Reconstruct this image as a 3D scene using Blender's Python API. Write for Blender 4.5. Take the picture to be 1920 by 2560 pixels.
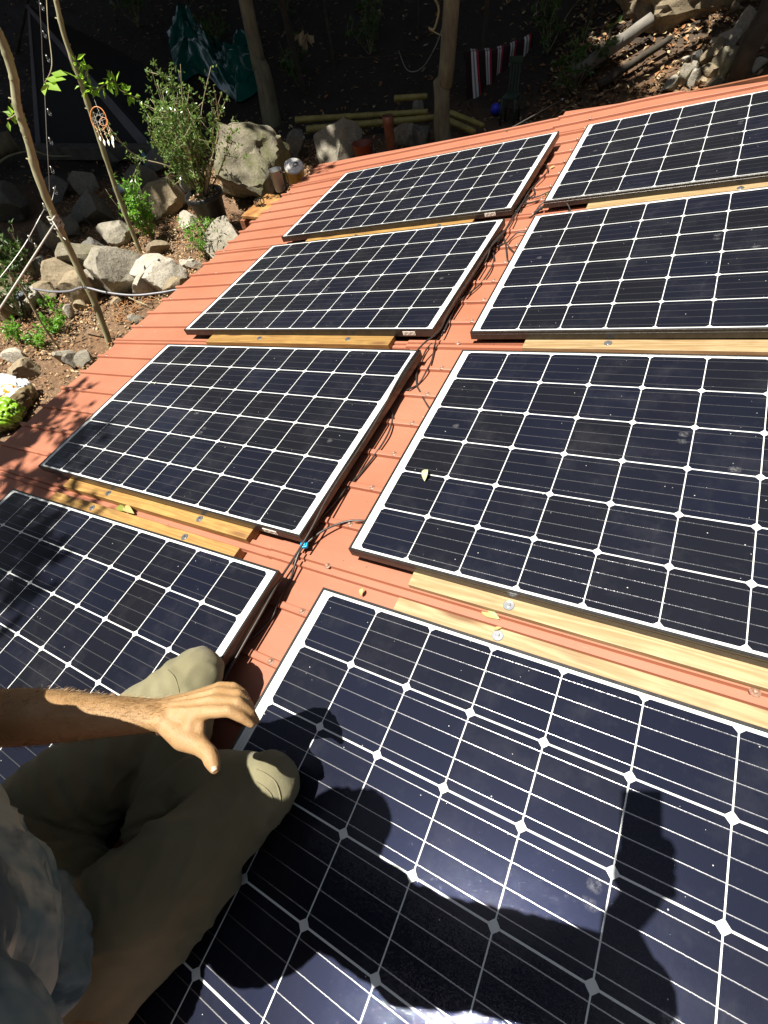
import bpy, bmesh, math, random
import numpy as np
from mathutils import Vector, Matrix, noise
R_ = math.radians
scene = bpy.context.scene
for o in list(bpy.data.objects): bpy.data.objects.remove(o)
col = scene.collection

# ---------------------------------------------------------------- camera
CM = Matrix(((0.8928970, 0.2844528, -0.3490294), (0.4290596, -0.7725931, 0.4679827), (-0.1365386, -0.5676148, -0.8118933)))
# CM columns: camera right, camera down, camera forward, all in world space
CP = Vector((0.5401865, -1.5125641, 1.2225093))
FPX = 1204.22                       # focal length in pixels of the 1920 x 2560 photograph
cam = bpy.data.cameras.new('camera')
cam.sensor_fit = 'VERTICAL'; cam.sensor_height = 24.0; cam.lens = FPX/2560*24.0
cam.clip_start = 0.02; cam.clip_end = 500
camo = bpy.data.objects.new('camera', cam); col.objects.link(camo)
cr, cdn, cf = (CM.col[i].copy() for i in range(3))
mw = Matrix((cr, -cdn, -cf)).transposed().to_4x4(); mw.translation = CP
camo.matrix_world = mw
scene.camera = camo
# ---------------------------------------------------------------- light
SUN = Vector((-0.24642, -0.188, 0.95065)).normalized()
world = bpy.data.worlds.new('World'); scene.world = world; world.use_nodes = True
wn = world.node_tree.nodes; wl = world.node_tree.links
sky = wn.new('ShaderNodeTexSky'); sky.sky_type = 'NISHITA'; sky.sun_disc = False
sky.sun_elevation = math.asin(SUN.z); sky.sun_rotation = math.atan2(SUN.x, SUN.y)
hsv = wn.new('ShaderNodeHueSaturation'); hsv.inputs['Saturation'].default_value = .6; wl.new(sky.outputs[0], hsv.inputs['Color']); wl.new(hsv.outputs[0], wn['Background'].inputs[0]); wn['Background'].inputs[1].default_value = 0.05
sl = bpy.data.lights.new('sun', 'SUN'); sl.energy = 5.0; sl.angle = R_(0.5); sl.color = (1, 0.95, 0.86)
so = bpy.data.objects.new('sun', sl); col.objects.link(so)
so.rotation_euler = (-SUN).to_track_quat('-Z', 'Y').to_euler(); so.location = SUN*20
vs = scene.view_settings; vs.view_transform = 'Standard'; vs.look = 'None'; vs.gamma = 1; vs.exposure = 1.22
scene.render.resolution_x = 768; scene.render.resolution_y = 1024
scene.render.engine = 'CYCLES'
scene.cycles.max_bounces = 6; scene.cycles.sample_clamp_indirect = 6

# ---------------------------------------------------------------- frames of reference
A10 = R_(10)
MR = Matrix(((math.cos(A10), 0, -math.sin(A10), 0), (0, 1, 0, 0), (math.sin(A10), 0, math.cos(A10), 0), (0, 0, 0, 1)))   # sloping roof -> world
V = Vector
def RW(x, y, z): return MR @ V((x, y, z))
MRi = MR.inverted()
def pray(px, py):                   # ray through a point of the overview picture (1659 wide)
    k = 1920/1659
    return (cr*((px*k-960)/FPX) + cdn*((py*k-1280)/FPX) + cf)
def at_depth(px, py, d): return CP + pray(px, py)*d
def sm(a, b, x):
    t = min(1, max(0, (x-a)/(b-a))); return t*t*(3-2*t)
def terrain(x, y):
    h = -0.93 + 0.30*max(0, y-5.2)**1.15*0.9 + 0.16*max(0, -x-6.5) + 0.16*max(0, x+1.2)*sm(2, 6, y)
    h += 0.05*noise.noise(V((x*.7, y*.7, 3.1))) + 0.02*noise.noise(V((x*2.6, y*2.6, 1.1)))
    h -= 0.10*sm(1.0, -1.5, y)
    return h
def gp(px, py, dz=0.0, tmin=2.0):   # where the ray through that point meets the ground (plus dz)
    r = pray(px, py); t = tmin
    while t < 60:
        p = CP + r*t
        if p.z <= terrain(p.x, p.y)+dz: break
        t += 0.02
    return V((p.x, p.y, terrain(p.x, p.y)+dz))
def on_roof(px, py, z):             # roof coordinates of the picture point at height z over the panels' plane
    r = MRi.to_3x3() @ pray(px, py); c = MRi @ CP; t = (z-c.z)/r.z
    return c + r*t
# ---------------------------------------------------------------- objects and tags
def tag(o, label=None, cat=None, group=None, kind=None):
    if label: o['label'] = label
    if cat: o['category'] = cat
    if group: o['group'] = group
    if kind: o['kind'] = kind
    return o
def empty(name, loc=(0, 0, 0), rot=(0, 0, 0), mat4=None):
    o = bpy.data.objects.new(name, None); o.empty_display_size = .1; col.objects.link(o)
    if mat4 is not None: o.matrix_world = mat4
    else: o.location = loc; o.rotation_euler = rot
    return o
def link_mesh(name, me, material, parent=None, smooth=False, mat4=None):
    if material is not None:
        for m in (material if isinstance(material, (list, tuple)) else [material]): me.materials.append(m)
    if smooth:
        me.polygons.foreach_set('use_smooth', [True]*len(me.polygons))
    o = bpy.data.objects.new(name, me); col.objects.link(o)
    if parent: o.parent = parent
    elif mat4 is not None: o.matrix_world = mat4
    return o
class MB:
    def __init__(s): s.v = []; s.f = []; s.mi = []; s.m = 0
    def add(s, vs, fs):
        b = len(s.v); s.v += [tuple(v) for v in vs]; s.f += [tuple(b+i for i in f) for f in fs]; s.mi += [s.m]*len(fs)
    def box(s, c, d, M=None):
        x, y, z = d[0]/2, d[1]/2, d[2]/2
        vs = [V((c[0]+i*x, c[1]+j*y, c[2]+k*z)) for k in (-1, 1) for j in (-1, 1) for i in (-1, 1)]
        if M: vs = [M @ v for v in vs]
        s.add(vs, [(0, 2, 3, 1), (4, 5, 7, 6), (0, 1, 5, 4), (2, 6, 7, 3), (0, 4, 6, 2), (1, 3, 7, 5)])
    def tube(s, pts, r, n=8, cap=True, wob=0):
        pts = [V(p) for p in pts]; m = len(pts)
        rs = r if isinstance(r, (list, tuple)) else [r]*m
        tans = [(pts[min(i+1, m-1)]-pts[max(i-1, 0)]).normalized() for i in range(m)]
        up = V((0, 0, 1)) if abs(tans[0].z) < .9 else V((1, 0, 0))
        nrm = tans[0].cross(up).normalized(); vs = []
        for i in range(m):
            nrm = (nrm - tans[i]*nrm.dot(tans[i])).normalized(); b = tans[i].cross(nrm)
            for k in range(n):
                a = 2*math.pi*k/n
                q = 1+(wob*noise.noise(pts[i]*9+V((math.cos(a), math.sin(a), 0))*1.3) if wob else 0)
                vs.append(pts[i]+(nrm*math.cos(a)+b*math.sin(a))*rs[i]*q)
        fs = [(i*n+k, i*n+(k+1) % n, (i+1)*n+(k+1) % n, (i+1)*n+k) for i in range(m-1) for k in range(n)]
        if cap: fs += [tuple(range(n-1, -1, -1)), tuple((m-1)*n+k for k in range(n))]
        s.add(vs, fs)
    def lathe(s, prof, n=20, c=(0, 0, 0), M=None):
        vs = [V((c[0]+r*math.cos(2*math.pi*k/n), c[1]+r*math.sin(2*math.pi*k/n), c[2]+z)) for r, z in prof for k in range(n)]
        if M: vs = [M @ v for v in vs]
        m = len(prof)
        s.add(vs, [(i*n+k, i*n+(k+1) % n, (i+1)*n+(k+1) % n, (i+1)*n+k) for i in range(m-1) for k in range(n)])
    def ball(s, c, r, n=8, m=6, sc=(1, 1, 1)):
        c = V(c); vs = []
        for i in range(m+1):
            t = math.pi*i/m
            for k in range(n):
                a = 2*math.pi*k/n
                vs.append(c+V((r*sc[0]*math.sin(t)*math.cos(a), r*sc[1]*math.sin(t)*math.sin(a), r*sc[2]*math.cos(t))))
        s.add(vs, [(i*n+k, i*n+(k+1) % n, (i+1)*n+(k+1) % n, (i+1)*n+k) for i in range(m) for k in range(n)])
    def build(s, name, material, parent=None, smooth=False, bevel=0, mat4=None):
        me = bpy.data.meshes.new(name); me.from_pydata(s.v, [], s.f)
        if any(s.mi): me.polygons.foreach_set('material_index', s.mi)
        bm = bmesh.new(); bm.from_mesh(me); bmesh.ops.remove_doubles(bm, verts=bm.verts, dist=1e-6)
        bmesh.ops.recalc_face_normals(bm, faces=bm.faces); bm.to_mesh(me); bm.free()
        o = link_mesh(name, me, material, parent, smooth, mat4)
        if bevel:
            md = o.modifiers.new('bevel', 'BEVEL'); md.width = bevel; md.segments = 2; md.limit_method = 'ANGLE'
        return o
def curve_pts(P, n=8):              # Catmull-Rom through the points
    P = [V(p) for p in P]; out = []
    for i in range(len(P)-1):
        a, b, c, d = P[max(i-1, 0)], P[i], P[i+1], P[min(i+2, len(P)-1)]
        for k in range(n):
            t = k/n
            out.append(0.5*((2*b)+(c-a)*t+(2*a-5*b+4*c-d)*t*t+(3*b-a-3*c+d)*t**3))
    out.append(P[-1]); return out
# ---------------------------------------------------------------- materials
class NT:
    def __init__(s, name):
        s.m = bpy.data.materials.new(name); s.m.use_nodes = True; s.t = s.m.node_tree; s.n = s.t.nodes; s.l = s.t.links
        s.b = s.n['Principled BSDF']
    def new(s, t, **k):
        x = s.n.new('ShaderNode'+t)
        for a, v in k.items(): setattr(x, a, v)
        return x
    def put(s, sock, v):
        if hasattr(v, 'is_output') or hasattr(v, 'links'): s.l.new(v, sock)
        else: sock.default_value = v
    def math(s, op, a, b=0.0, c=None, clamp=False):
        x = s.new('Math', operation=op); x.use_clamp = clamp
        s.put(x.inputs[0], a); s.put(x.inputs[1], b)
        if c is not None: s.put(x.inputs[2], c)
        return x.outputs[0]
    def mix(s, f, a, b, mode='MIX'):
        x = s.new('Mix', data_type='RGBA', blend_type=mode)
        s.put(x.inputs['Factor'], f)
        for sk, v in ((x.inputs[6], a), (x.inputs[7], b)):
            s.put(sk, v if hasattr(v, 'links') else (*v, 1) if len(v) == 3 else v)
        return x.outputs[2]
    def mixf(s, f, a, b):
        x = s.new('Mix', data_type='FLOAT'); s.put(x.inputs[0], f); s.put(x.inputs[2], a); s.put(x.inputs[3], b); return x.outputs[0]
    def coord(s, w='Object'):
        return s.new('TexCoord').outputs[w]
    def mapping(s, v, scale=(1, 1, 1), loc=(0, 0, 0)):
        x = s.new('Mapping'); s.l.new(v, x.inputs[0]); x.inputs['Scale'].default_value = scale; x.inputs['Location'].default_value = loc; return x.outputs[0]
    def noise(s, v, scale, detail=4, rough=.55, out=0):
        x = s.new('TexNoise'); s.l.new(v, x.inputs['Vector']); x.inputs['Scale'].default_value = scale; x.inputs['Detail'].default_value = detail; x.inputs['Roughness'].default_value = rough; return x.outputs[out]
    def voro(s, v, scale, feature='F1', out=0):
        x = s.new('TexVoronoi', feature=feature); s.l.new(v, x.inputs['Vector']); x.inputs['Scale'].default_value = scale; return x.outputs[out]
    def ramp(s, f, stops):
        x = s.new('ValToRGB'); s.put(x.inputs[0], f); e = x.color_ramp.elements
        while len(e) < len(stops): e.new(.5)
        for i, (p, c) in enumerate(stops): e[i].position = p; e[i].color = (*c, 1) if len(c) == 3 else c
        return x.outputs[0]
    def bump(s, h, strength=.3, dist=.01):
        x = s.new('Bump'); s.l.new(h, x.inputs['Height']); x.inputs['Strength'].default_value = strength; x.inputs['Distance'].default_value = dist
        s.l.new(x.outputs[0], s.b.inputs['Normal']); return x
def P(name, color, rough=.6, metal=0, c2=None, scale=8, bump=0, bscale=None, stretch=(1, 1, 1), spec=None, thr=(.35, .65), trans=0, rand=0, bdist=.004):
    t = NT(name); co = t.mapping(t.coord(), stretch)
    n = t.noise(co, scale, 6)
    colr = t.ramp(n, [(thr[0], color), (thr[1], c2 or tuple(min(1, c*1.25) for c in color))])
    if rand:
        r = t.new('ObjectInfo').outputs['Random']
        hs = t.new('HueSaturation'); t.put(hs.inputs['Value'], t.math('MULTIPLY_ADD', r, 2*rand, 1-rand)); t.l.new(colr, hs.inputs['Color']); colr = hs.outputs[0]
    t.l.new(colr, t.b.inputs['Base Color'])
    t.b.inputs['Roughness'].default_value = rough; t.b.inputs['Metallic'].default_value = metal
    if spec is not None: t.b.inputs['Specular IOR Level'].default_value = spec
    if bump: t.bump(t.noise(co, bscale or scale*4, 5), bump, bdist)
    if trans:
        t.b.inputs['Transmission Weight'].default_value = trans
    return t.m
def leaf_mat(name, c1, c2, tl=.45, rough=.45):
    t = NT(name); co = t.coord('Generated')
    g = t.new('NewGeometry').outputs['Random Per Island']
    colr = t.mix(g, c1, c2); t.l.new(colr, t.b.inputs['Base Color']); t.b.inputs['Roughness'].default_value = rough
    tr = t.new('BsdfTranslucent'); t.l.new(t.mix(.5, colr, (c2[0]*1.6, c2[1]*1.7, c2[2]*.8)), tr.inputs[0])
    mx = t.new('MixShader'); mx.inputs[0].default_value = tl; t.l.new(t.b.outputs[0], mx.inputs[1]); t.l.new(tr.outputs[0], mx.inputs[2])
    t.l.new(mx.outputs[0], t.n['Material Output'].inputs[0]); return t.m

PITCH = 0.1585
def panel_glass_mat():
    t = NT('solar_glass'); co = t.coord(); sx = t.new('SeparateXYZ'); t.l.new(co, sx.inputs[0])
    X, Y = sx.outputs[0], sx.outputs[1]
    u = t.math('DIVIDE', X, PITCH); v = t.math('DIVIDE', Y, -PITCH)
    a = t.math('ABSOLUTE', t.math('MULTIPLY', t.math('SUBTRACT', t.math('FRACT', u), .5), PITCH))
    b = t.math('ABSOLUTE', t.math('MULTIPLY', t.math('SUBTRACT', t.math('FRACT', v), .5), PITCH))
    ina = t.math('LESS_THAN', a, .0779); inb = t.math('LESS_THAN', b, .0774)
    inc = t.math('LESS_THAN', t.math('ADD', a, b), .1462)
    def rng(s, lo, hi): return t.math('MULTIPLY', t.math('GREATER_THAN', s, lo), t.math('LESS_THAN', s, hi))
    inside = t.math('MULTIPLY', rng(u, 0, 10), rng(v, 0, 6))
    cell = t.math('MULTIPLY', t.math('MULTIPLY', t.math('MULTIPLY', ina, inb), inc), inside)
    w = t.math('MULTIPLY', t.math('SUBTRACT', t.math('FRACT', t.math('MULTIPLY', v, 4)), .5), PITCH/4)
    bus = t.math('MULTIPLY', t.math('LESS_THAN', t.math('ABSOLUTE', w), .00108), rng(u, -.05, 10.06))
    bus = t.math('MULTIPLY', bus, rng(v, 0, 6))
    # ribbons in the wide white strip at the junction end
    f2 = t.math('FRACT', t.math('DIVIDE', v, 2)); f3 = t.math('FRACT', t.math('DIVIDE', t.math('ADD', v, 1), 2))
    rb1 = t.math('MULTIPLY', t.math('LESS_THAN', t.math('ABSOLUTE', t.math('ADD', X, .0075)), .0016), rng(f2, .04, .96))
    rb2 = t.math('MULTIPLY', t.math('LESS_THAN', t.math('ABSOLUTE', t.math('ADD', X, .0155)), .0016), t.math('MULTIPLY', rng(f3, .06, .9), rng(v, .55, 5.5)))
    rib = t.math('MAXIMUM', rb1, rb2); rib = t.math('MULTIPLY', rib, rng(v, .05, 5.95))
    # colour of every cell
    cid = t.new('CombineXYZ'); t.put(cid.inputs[0], t.math('FLOOR', u)); t.put(cid.inputs[1], t.math('FLOOR', v))
    t.put(cid.inputs[2], t.math('MULTIPLY', t.new('ObjectInfo').outputs['Random'], 50))
    wn_ = t.new('TexWhiteNoise'); t.l.new(cid.outputs[0], wn_.inputs[0])
    cc = t.ramp(wn_.outputs[0], [(0, (.0045, .0048, .0065)), (.5, (.0042, .0050, .0090)), (1, (.0041, .0052, .0115))])
    dirt = t.noise(co, 9, 5)
    cc = t.mix(t.math('MULTIPLY', dirt, .03), cc, (.10, .10, .11))
    fing = t.math('SINE', t.math('MULTIPLY', X, 2*math.pi/.0019))
    cc = t.mix(t.math('MULTIPLY_ADD', fing, .004, .005), cc, (.35, .36, .5))
    base = t.mix(cell, (.62, .64, .62), cc)
    busc = t.mix(t.math('MULTIPLY', bus, cell), base, (.18, .18, .19)); busc = t.mix(t.math('MULTIPLY', rib, .55), busc, (.42, .44, .46))
    # specks of dust and dried drops
    vo = t.new('TexVoronoi'); t.l.new(co, vo.inputs[0]); vo.inputs['Scale'].default_value = 55
    vc = t.new('SeparateColor'); t.l.new(vo.outputs['Color'], vc.inputs[0])
    patch = t.noise(co, 3.0, 3)
    sp = t.math('MULTIPLY', t.math('LESS_THAN', vo.outputs['Distance'], t.math('MULTIPLY', vc.outputs[1], .085)), t.math('LESS_THAN', vc.outputs[0], t.math('MULTIPLY_ADD', patch, 1.3, -.36)))
    busc = t.mix(t.math('MULTIPLY', sp, .8), busc, (.5, .5, .47))
    # dust film, wiped streaks and dried hand prints on the glass
    fl = t.ramp(t.noise(t.mapping(co, (1, 1, 1), (5, 2, 0)), 5.5, 6, .7), [(.50, (0, 0, 0)), (.74, (1, 1, 1))]); st_ = t.ramp(t.noise(t.mapping(co, (30, 4, 1)), 1.0, 4, .6), [(.55, (0, 0, 0)), (.75, (1, 1, 1))])
    busc = t.mix(t.math('MULTIPLY', t.math('MULTIPLY', fl, t.math('MULTIPLY_ADD', st_, .6, .4)), .055), busc, (.42, .42, .44))
    vo3 = t.new('TexVoronoi'); t.l.new(t.mapping(co, (1, 1.35, 1), (.31, .2, 0)), vo3.inputs[0]); vo3.inputs['Scale'].default_value = 7.5; vc3 = t.new('SeparateColor'); t.l.new(vo3.outputs['Color'], vc3.inputs[0])
    d3 = t.math('ADD', vo3.outputs['Distance'], t.math('MULTIPLY', t.noise(co, 45, 4, .7), .16))
    sm3 = t.math('MULTIPLY', t.ramp(d3, [(.15, (1, 1, 1)), (.21, (0, 0, 0))]), t.math('LESS_THAN', vc3.outputs[0], .16)); sm3 = t.math('MULTIPLY', sm3, t.ramp(t.noise(co, 160, 3, .7), [(.40, (.1, .1, .1)), (.6, (1, 1, 1))]))
    busc = t.mix(t.math('MULTIPLY', sm3, .16), busc, (.5, .5, .5))
    t.l.new(busc, t.b.inputs['Base Color'])
    t.l.new(t.math('MULTIPLY', t.math('MULTIPLY', bus, cell), .85), t.b.inputs['Metallic'])
    rr = t.mixf(t.math('MULTIPLY', bus, cell), .33, .27)
    t.l.new(rr, t.b.inputs['Roughness']); t.l.new(t.mixf(cell, .1, .10), t.b.inputs['Specular IOR Level']); t.l.new(t.mix(cell, (1, 1, 1), (.34, .42, .95)), t.b.inputs['Specular Tint'])
    # the solder coated wires are round and uneven: tilt the normal across them
    mm = t.mapping(co, (120, 5200, 1)); n1 = t.noise(mm, 1.0, 2)
    wn2 = t.noise(t.mapping(co, (420, 30, 1)), 1, 2)
    tilt = t.math('MULTIPLY_ADD', w, 230, t.math('MULTIPLY', t.math('SUBTRACT', wn2, .5), .55))
    nv = t.new('CombineXYZ'); t.put(nv.inputs[0], t.math('MULTIPLY', t.math('SUBTRACT', n1, .5), .15)); t.put(nv.inputs[1], tilt); t.put(nv.inputs[2], 1.0)
    vt = t.new('VectorTransform', vector_type='NORMAL', convert_from='OBJECT', convert_to='WORLD'); t.l.new(nv.outputs[0], vt.inputs[0])
    geo = t.new('NewGeometry')
    mv = t.new('Mix', data_type='VECTOR'); t.l.new(t.math('MULTIPLY', bus, cell), mv.inputs[0]); t.l.new(geo.outputs['Normal'], mv.inputs[4]); t.l.new(vt.outputs[0], mv.inputs[5])
    nrm = t.new('VectorMath', operation='NORMALIZE'); t.l.new(mv.outputs[1], nrm.inputs[0]); t.l.new(nrm.outputs[0], t.b.inputs['Normal'])
    # patterned glass: a coat whose fine texture makes the sun's reflection sparkle
    t.b.inputs['Coat Weight'].default_value = .34; t.b.inputs['Coat IOR'].default_value = 1.4
    t.b.inputs['Coat Roughness'].default_value = .02
    ns = t.new('TexNoise'); t.l.new(co, ns.inputs['Vector']); ns.inputs['Scale'].default_value = 520; ns.inputs['Detail'].default_value = 1
    va = t.new('VectorMath', operation='SUBTRACT'); t.l.new(ns.outputs['Color'], va.inputs[0]); va.inputs[1].default_value = (.5, .5, .5)
    vb = t.new('VectorMath', operation='SCALE'); t.l.new(va.outputs[0], vb.inputs[0]); vb.inputs['Scale'].default_value = .42
    vd = t.new('VectorMath', operation='ADD'); t.l.new(vb.outputs[0], vd.inputs[0]); t.l.new(geo.outputs['Normal'], vd.inputs[1])
    ve = t.new('VectorMath', operation='NORMALIZE'); t.l.new(vd.outputs[0], ve.inputs[0]); t.l.new(ve.outputs[0], t.b.inputs['Coat Normal'])
    return t.m
def wood_mat(name, c1, c2, knots=True):
    t = NT(name); co = t.coord()
    d = t.noise(t.mapping(co, (1.6, 8, 8)), 1.0, 3)
    rings = t.math('SINE', t.math('MULTIPLY_ADD', t.noise(t.mapping(co, (.9, 14, 14)), 1.0, 3), 60, 0))
    g = t.noise(t.mapping(co, (4, 160, 160)), 1.0, 4)
    f = t.math('MULTIPLY_ADD', rings, .16, t.math('MULTIPLY_ADD', g, .5, t.math('MULTIPLY', d, .45)))
    c = t.ramp(f, [(.25, c2), (.75, c1)])
    vo = t.new('TexVoronoi', voronoi_dimensions='2D'); t.l.new(t.mapping(co, (2.2, 9, 0), (.37, .2, 0)), vo.inputs[0]); vo.inputs['Scale'].default_value = 1
    k = t.math('LESS_THAN', vo.outputs['Distance'], .16)
    kn = t.ramp(t.math('ADD', vo.outputs['Distance'], t.math('MULTIPLY', g, .10)), [(.10, (1, 1, 1)), (.21, (0, 0, 0))])
    c = t.mix(t.math('MULTIPLY', kn, .85), c, (.12, .05, .015))
    stn = t.ramp(t.noise(t.mapping(co, (5, 18, 9), (3, 1, 0)), 1.0, 5, .65), [(.48, (0, 0, 0)), (.68, (1, 1, 1))]); c = t.mix(t.math('MULTIPLY', stn, .5), c, tuple(v*.55 for v in c2))
    r = t.new('ObjectInfo').outputs['Random']
    hs = t.new('HueSaturation'); t.put(hs.inputs['Value'], t.math('MULTIPLY_ADD', r, .3, .85)); t.l.new(c, hs.inputs['Color'])
    t.l.new(hs.outputs[0], t.b.inputs['Base Color']); t.b.inputs['Roughness'].default_value = .55; t.bump(g, .25, .002)
    return t.m
def roof_mat():
    t = NT('painted_roof'); co = t.coord()
    n = t.noise(co, 1.7, 5); n2 = t.noise(t.mapping(co, (2.0, 22, 1)), 1, 5)
    c = t.ramp(n, [(.3, (.28, .092, .048)), (.7, (.335, .128, .074))])
    c = t.mix(t.math('MULTIPLY', n2, .25), c, (.36, .18, .12))
    sp = t.noise(co, 130, 2, .5); spm = t.ramp(sp, [(.70, (0, 0, 0)), (.78, (1, 1, 1))])
    c = t.mix(t.math('MULTIPLY', spm, .6), c, (.12, .05, .03))
    sc = t.ramp(t.noise(t.mapping(co, (5, 60, 1)), 3, 3), [(.66, (0, 0, 0)), (.74, (1, 1, 1))])
    c = t.mix(t.math('MULTIPLY', sc, .25), c, (.42, .26, .19))
    # bird lime, scuffed paint
    vo = t.new('TexVoronoi'); t.l.new(t.mapping(co, (1, 1.6, 1)), vo.inputs[0]); vo.inputs['Scale'].default_value = 9
    vc = t.new('SeparateColor'); t.l.new(vo.outputs['Color'], vc.inputs[0])
    d2 = t.math('ADD', vo.outputs['Distance'], t.math('MULTIPLY', t.noise(co, 120, 3), .12))
    m = t.math('MULTIPLY', t.math('LESS_THAN', d2, .1), t.math('LESS_THAN', vc.outputs[0], .30))
    c = t.mix(t.math('MULTIPLY', m, .8), c, (.48, .45, .40))
    grm = t.ramp(t.noise(t.mapping(co, (2.2, 5, 1), (1, 7, 0)), 2.0, 7, .75), [(.50, (0, 0, 0)), (.72, (1, 1, 1))]); c = t.mix(t.math('MULTIPLY', grm, .28), c, (.20, .075, .045))
    vo2 = t.new('TexVoronoi'); t.l.new(co, vo2.inputs[0]); vo2.inputs['Scale'].default_value = 26
    vc2 = t.new('SeparateColor'); t.l.new(vo2.outputs['Color'], vc2.inputs[0])
    m2 = t.math('MULTIPLY', t.math('LESS_THAN', t.math('ADD', vo2.outputs['Distance'], t.math('MULTIPLY', t.noise(co, 200, 2), .1)), .12), t.math('LESS_THAN', vc2.outputs[0], .33))
    c = t.mix(t.math('MULTIPLY', m2, .75), c, (.09, .045, .03))
    t.l.new(c, t.b.inputs['Base Color']); t.b.inputs['Roughness'].default_value = .5; t.b.inputs['Specular IOR Level'].default_value = .4
    t.bump(t.math('ADD', t.noise(co, 4, 3), t.math('MULTIPLY', t.noise(co, 300, 2), .03)), .25, .012)
    return t.m
M_glass = panel_glass_mat()
M_frame = P('black_anodised', (.060, .058, .056), .34, .85, (.08, .078, .075), 30, .1)
M_wood = wood_mat('golden_pine', (.36, .215, .060), (.23, .12, .030))
M_wood2 = wood_mat('pale_pine', (.36, .265, .140), (.235, .150, .064))
M_roof = roof_mat()
M_zinc = P('zinc', (.36, .37, .38), .35, .9)
M_paper = P('white_label', (.72, .70, .62), .6)
M_black = P('black_plastic', (.012, .012, .012), .35)
M_cable = P('black_cable', (.022, .019, .017), .38, c2=(.04, .034, .03), scale=60)
M_blue = P('blue_plastic', (.01, .27, .62), .4)
M_oldwood = wood_mat('weathered_wood', (.20, .14, .09), (.09, .06, .04))
M_redwood = wood_mat('red_brown_board', (.30, .11, .05), (.16, .06, .03))
# ================================================================ the shed and its sloping metal roof
ZR = -0.0775                        # level of the flat metal, in roof coordinates (0 = top of the panels)
RIB0, RIBS = -1.339, 0.1635
def rib_profile(y0, y1):            # list of (y, z) across the ribs
    out = [(y0, 0)]; k = math.floor((y0-RIB0)/RIBS)
    while True:
        c = RIB0+k*RIBS; k += 1
        if c < y0+.02: continue
        if c > y1-.02: break
        if (k-1-2) % 7 == 0:
            out += [(c-.027, 0), (c-.0245, .0125), (c-.009, .013), (c-.006, .005), (c-.001, .005), (c+.002, .0155), (c+.018, .0155), (c+.021, 0)]
        else:
            out += [(c-.0125, 0), (c-.0105, .0125), (c-.007, .0145), (c+.007, .0145), (c+.0105, .0125), (c+.0125, 0)]
    out.append((y1, 0)); return out
def roof_sheet(name, x0, x1, lift, fy, parent):
    prof = rib_profile(-3.4, 3.4); n = max(2, int((x1-x0)/.12)); vs = []; fs = []
    for i in range(n+1):
        x = x0+(x1-x0)*i/n
        for j, (y, z) in enumerate(prof):
            w = .0022*noise.noise(V((x*2.2, y*1.1, 5)))
            ex = x
            if i == 0: ex = x+.012*noise.noise(V((0, y*3.3, 9)))+(.0 if z > .002 else .012+.016*abs(math.sin(math.pi*(y-RIB0)/RIBS)))
            vs.append((ex, y, ZR+lift+z+w))
    m = len(prof)
    for i in range(n):
        for j in range(m-1): fs.append((i*m+j, (i+1)*m+j, (i+1)*m+j+1, i*m+j+1))
    me = bpy.data.meshes.new(name); me.from_pydata(vs, [], fs)
    bm = bmesh.new(); bm.from_mesh(me)
    a = V((fy[0][0], fy[0][1], 0)); b = V((fy[1][0], fy[1][1], 0)); d = b-a; nrm = V((-d.y, d.x, 0))
    bmesh.ops.bisect_plane(bm, geom=bm.verts[:]+bm.edges[:]+bm.faces[:], plane_co=a, plane_no=nrm, clear_outer=True)
    ed = [e for e in bm.edges if e.is_boundary]
    r = bmesh.ops.extrude_edge_only(bm, edges=ed)
    for v in r['geom']:
        if isinstance(v, bmesh.types.BMVert): v.co.z -= .0035
    bm.to_mesh(me); bm.free()
    return link_mesh(name, me, M_roof, parent)
shed = tag(empty('shed', mat4=MR), 'low shed under a sloping salmon red ribbed metal roof', 'shed')
roof_sheet('roof_sheet', -2.605, -0.30, 0, ((-2.79, 2.905), (-.35, 2.77)), shed)
roof_sheet('roof_sheet', -0.352, 3.6, .0065, ((-.39, 2.885), (.85, 2.66)), shed)
mb = MB(); mb.box((-.35, 2.84, -.16), (4.4, .022, .13)); mb.build('fascia_board', M_redwood, shed)
mb = MB(); mb.box((-2.50, -.2, -.155), (.022, 6.1, .13)); mb.build('fascia_board', M_redwood, shed)
mb = MB(); mb.box((-2.38, -.2, -.62), (.03, 5.9, 1.06)); mb.build('wall', M_redwood, shed)
mb = MB(); mb.box((.6, 2.5, -.75), (5.9, .03, 1.3)); mb.build('wall', M_redwood, shed)
for i in range(8):
    mb = MB(); mb.box((-1.0+.0, -3.0+i*.8, -.128), (2.7, .05, .09)); mb.build('rafter', M_redwood, shed)
scr = MB(); scr.lathe([(.0, .0075), (.0045, .0075), (.0052, .006), (.0052, .002), (.010, .0018), (.011, 0)], 10)
scr0 = None; sn = 0
for x in (-.11, -2.50, .98, 2.2):
    for k in range(-3, 27):
        y = RIB0+k*RIBS
        if y > 2.72 or (x == -.11 and k % 1): continue
        if x > .5 and y > 2.3: continue
        if x == -2.50 and k % 2: continue
        zz = ZR+.0145+(.0065 if x > -.3 else 0)
        if scr0 is None:
            scr0 = scr.build('roof_screw', P('painted_screw', (.24, .095, .06), .5, .2, (.32, .22, .16), 300), shed, True); o = scr0
        else:
            o = scr0.copy(); col.objects.link(o); o.parent = shed
        o.location = (x+.006*math.sin(k*7.7), y+.003*math.sin(k*3.1), zz)

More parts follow.
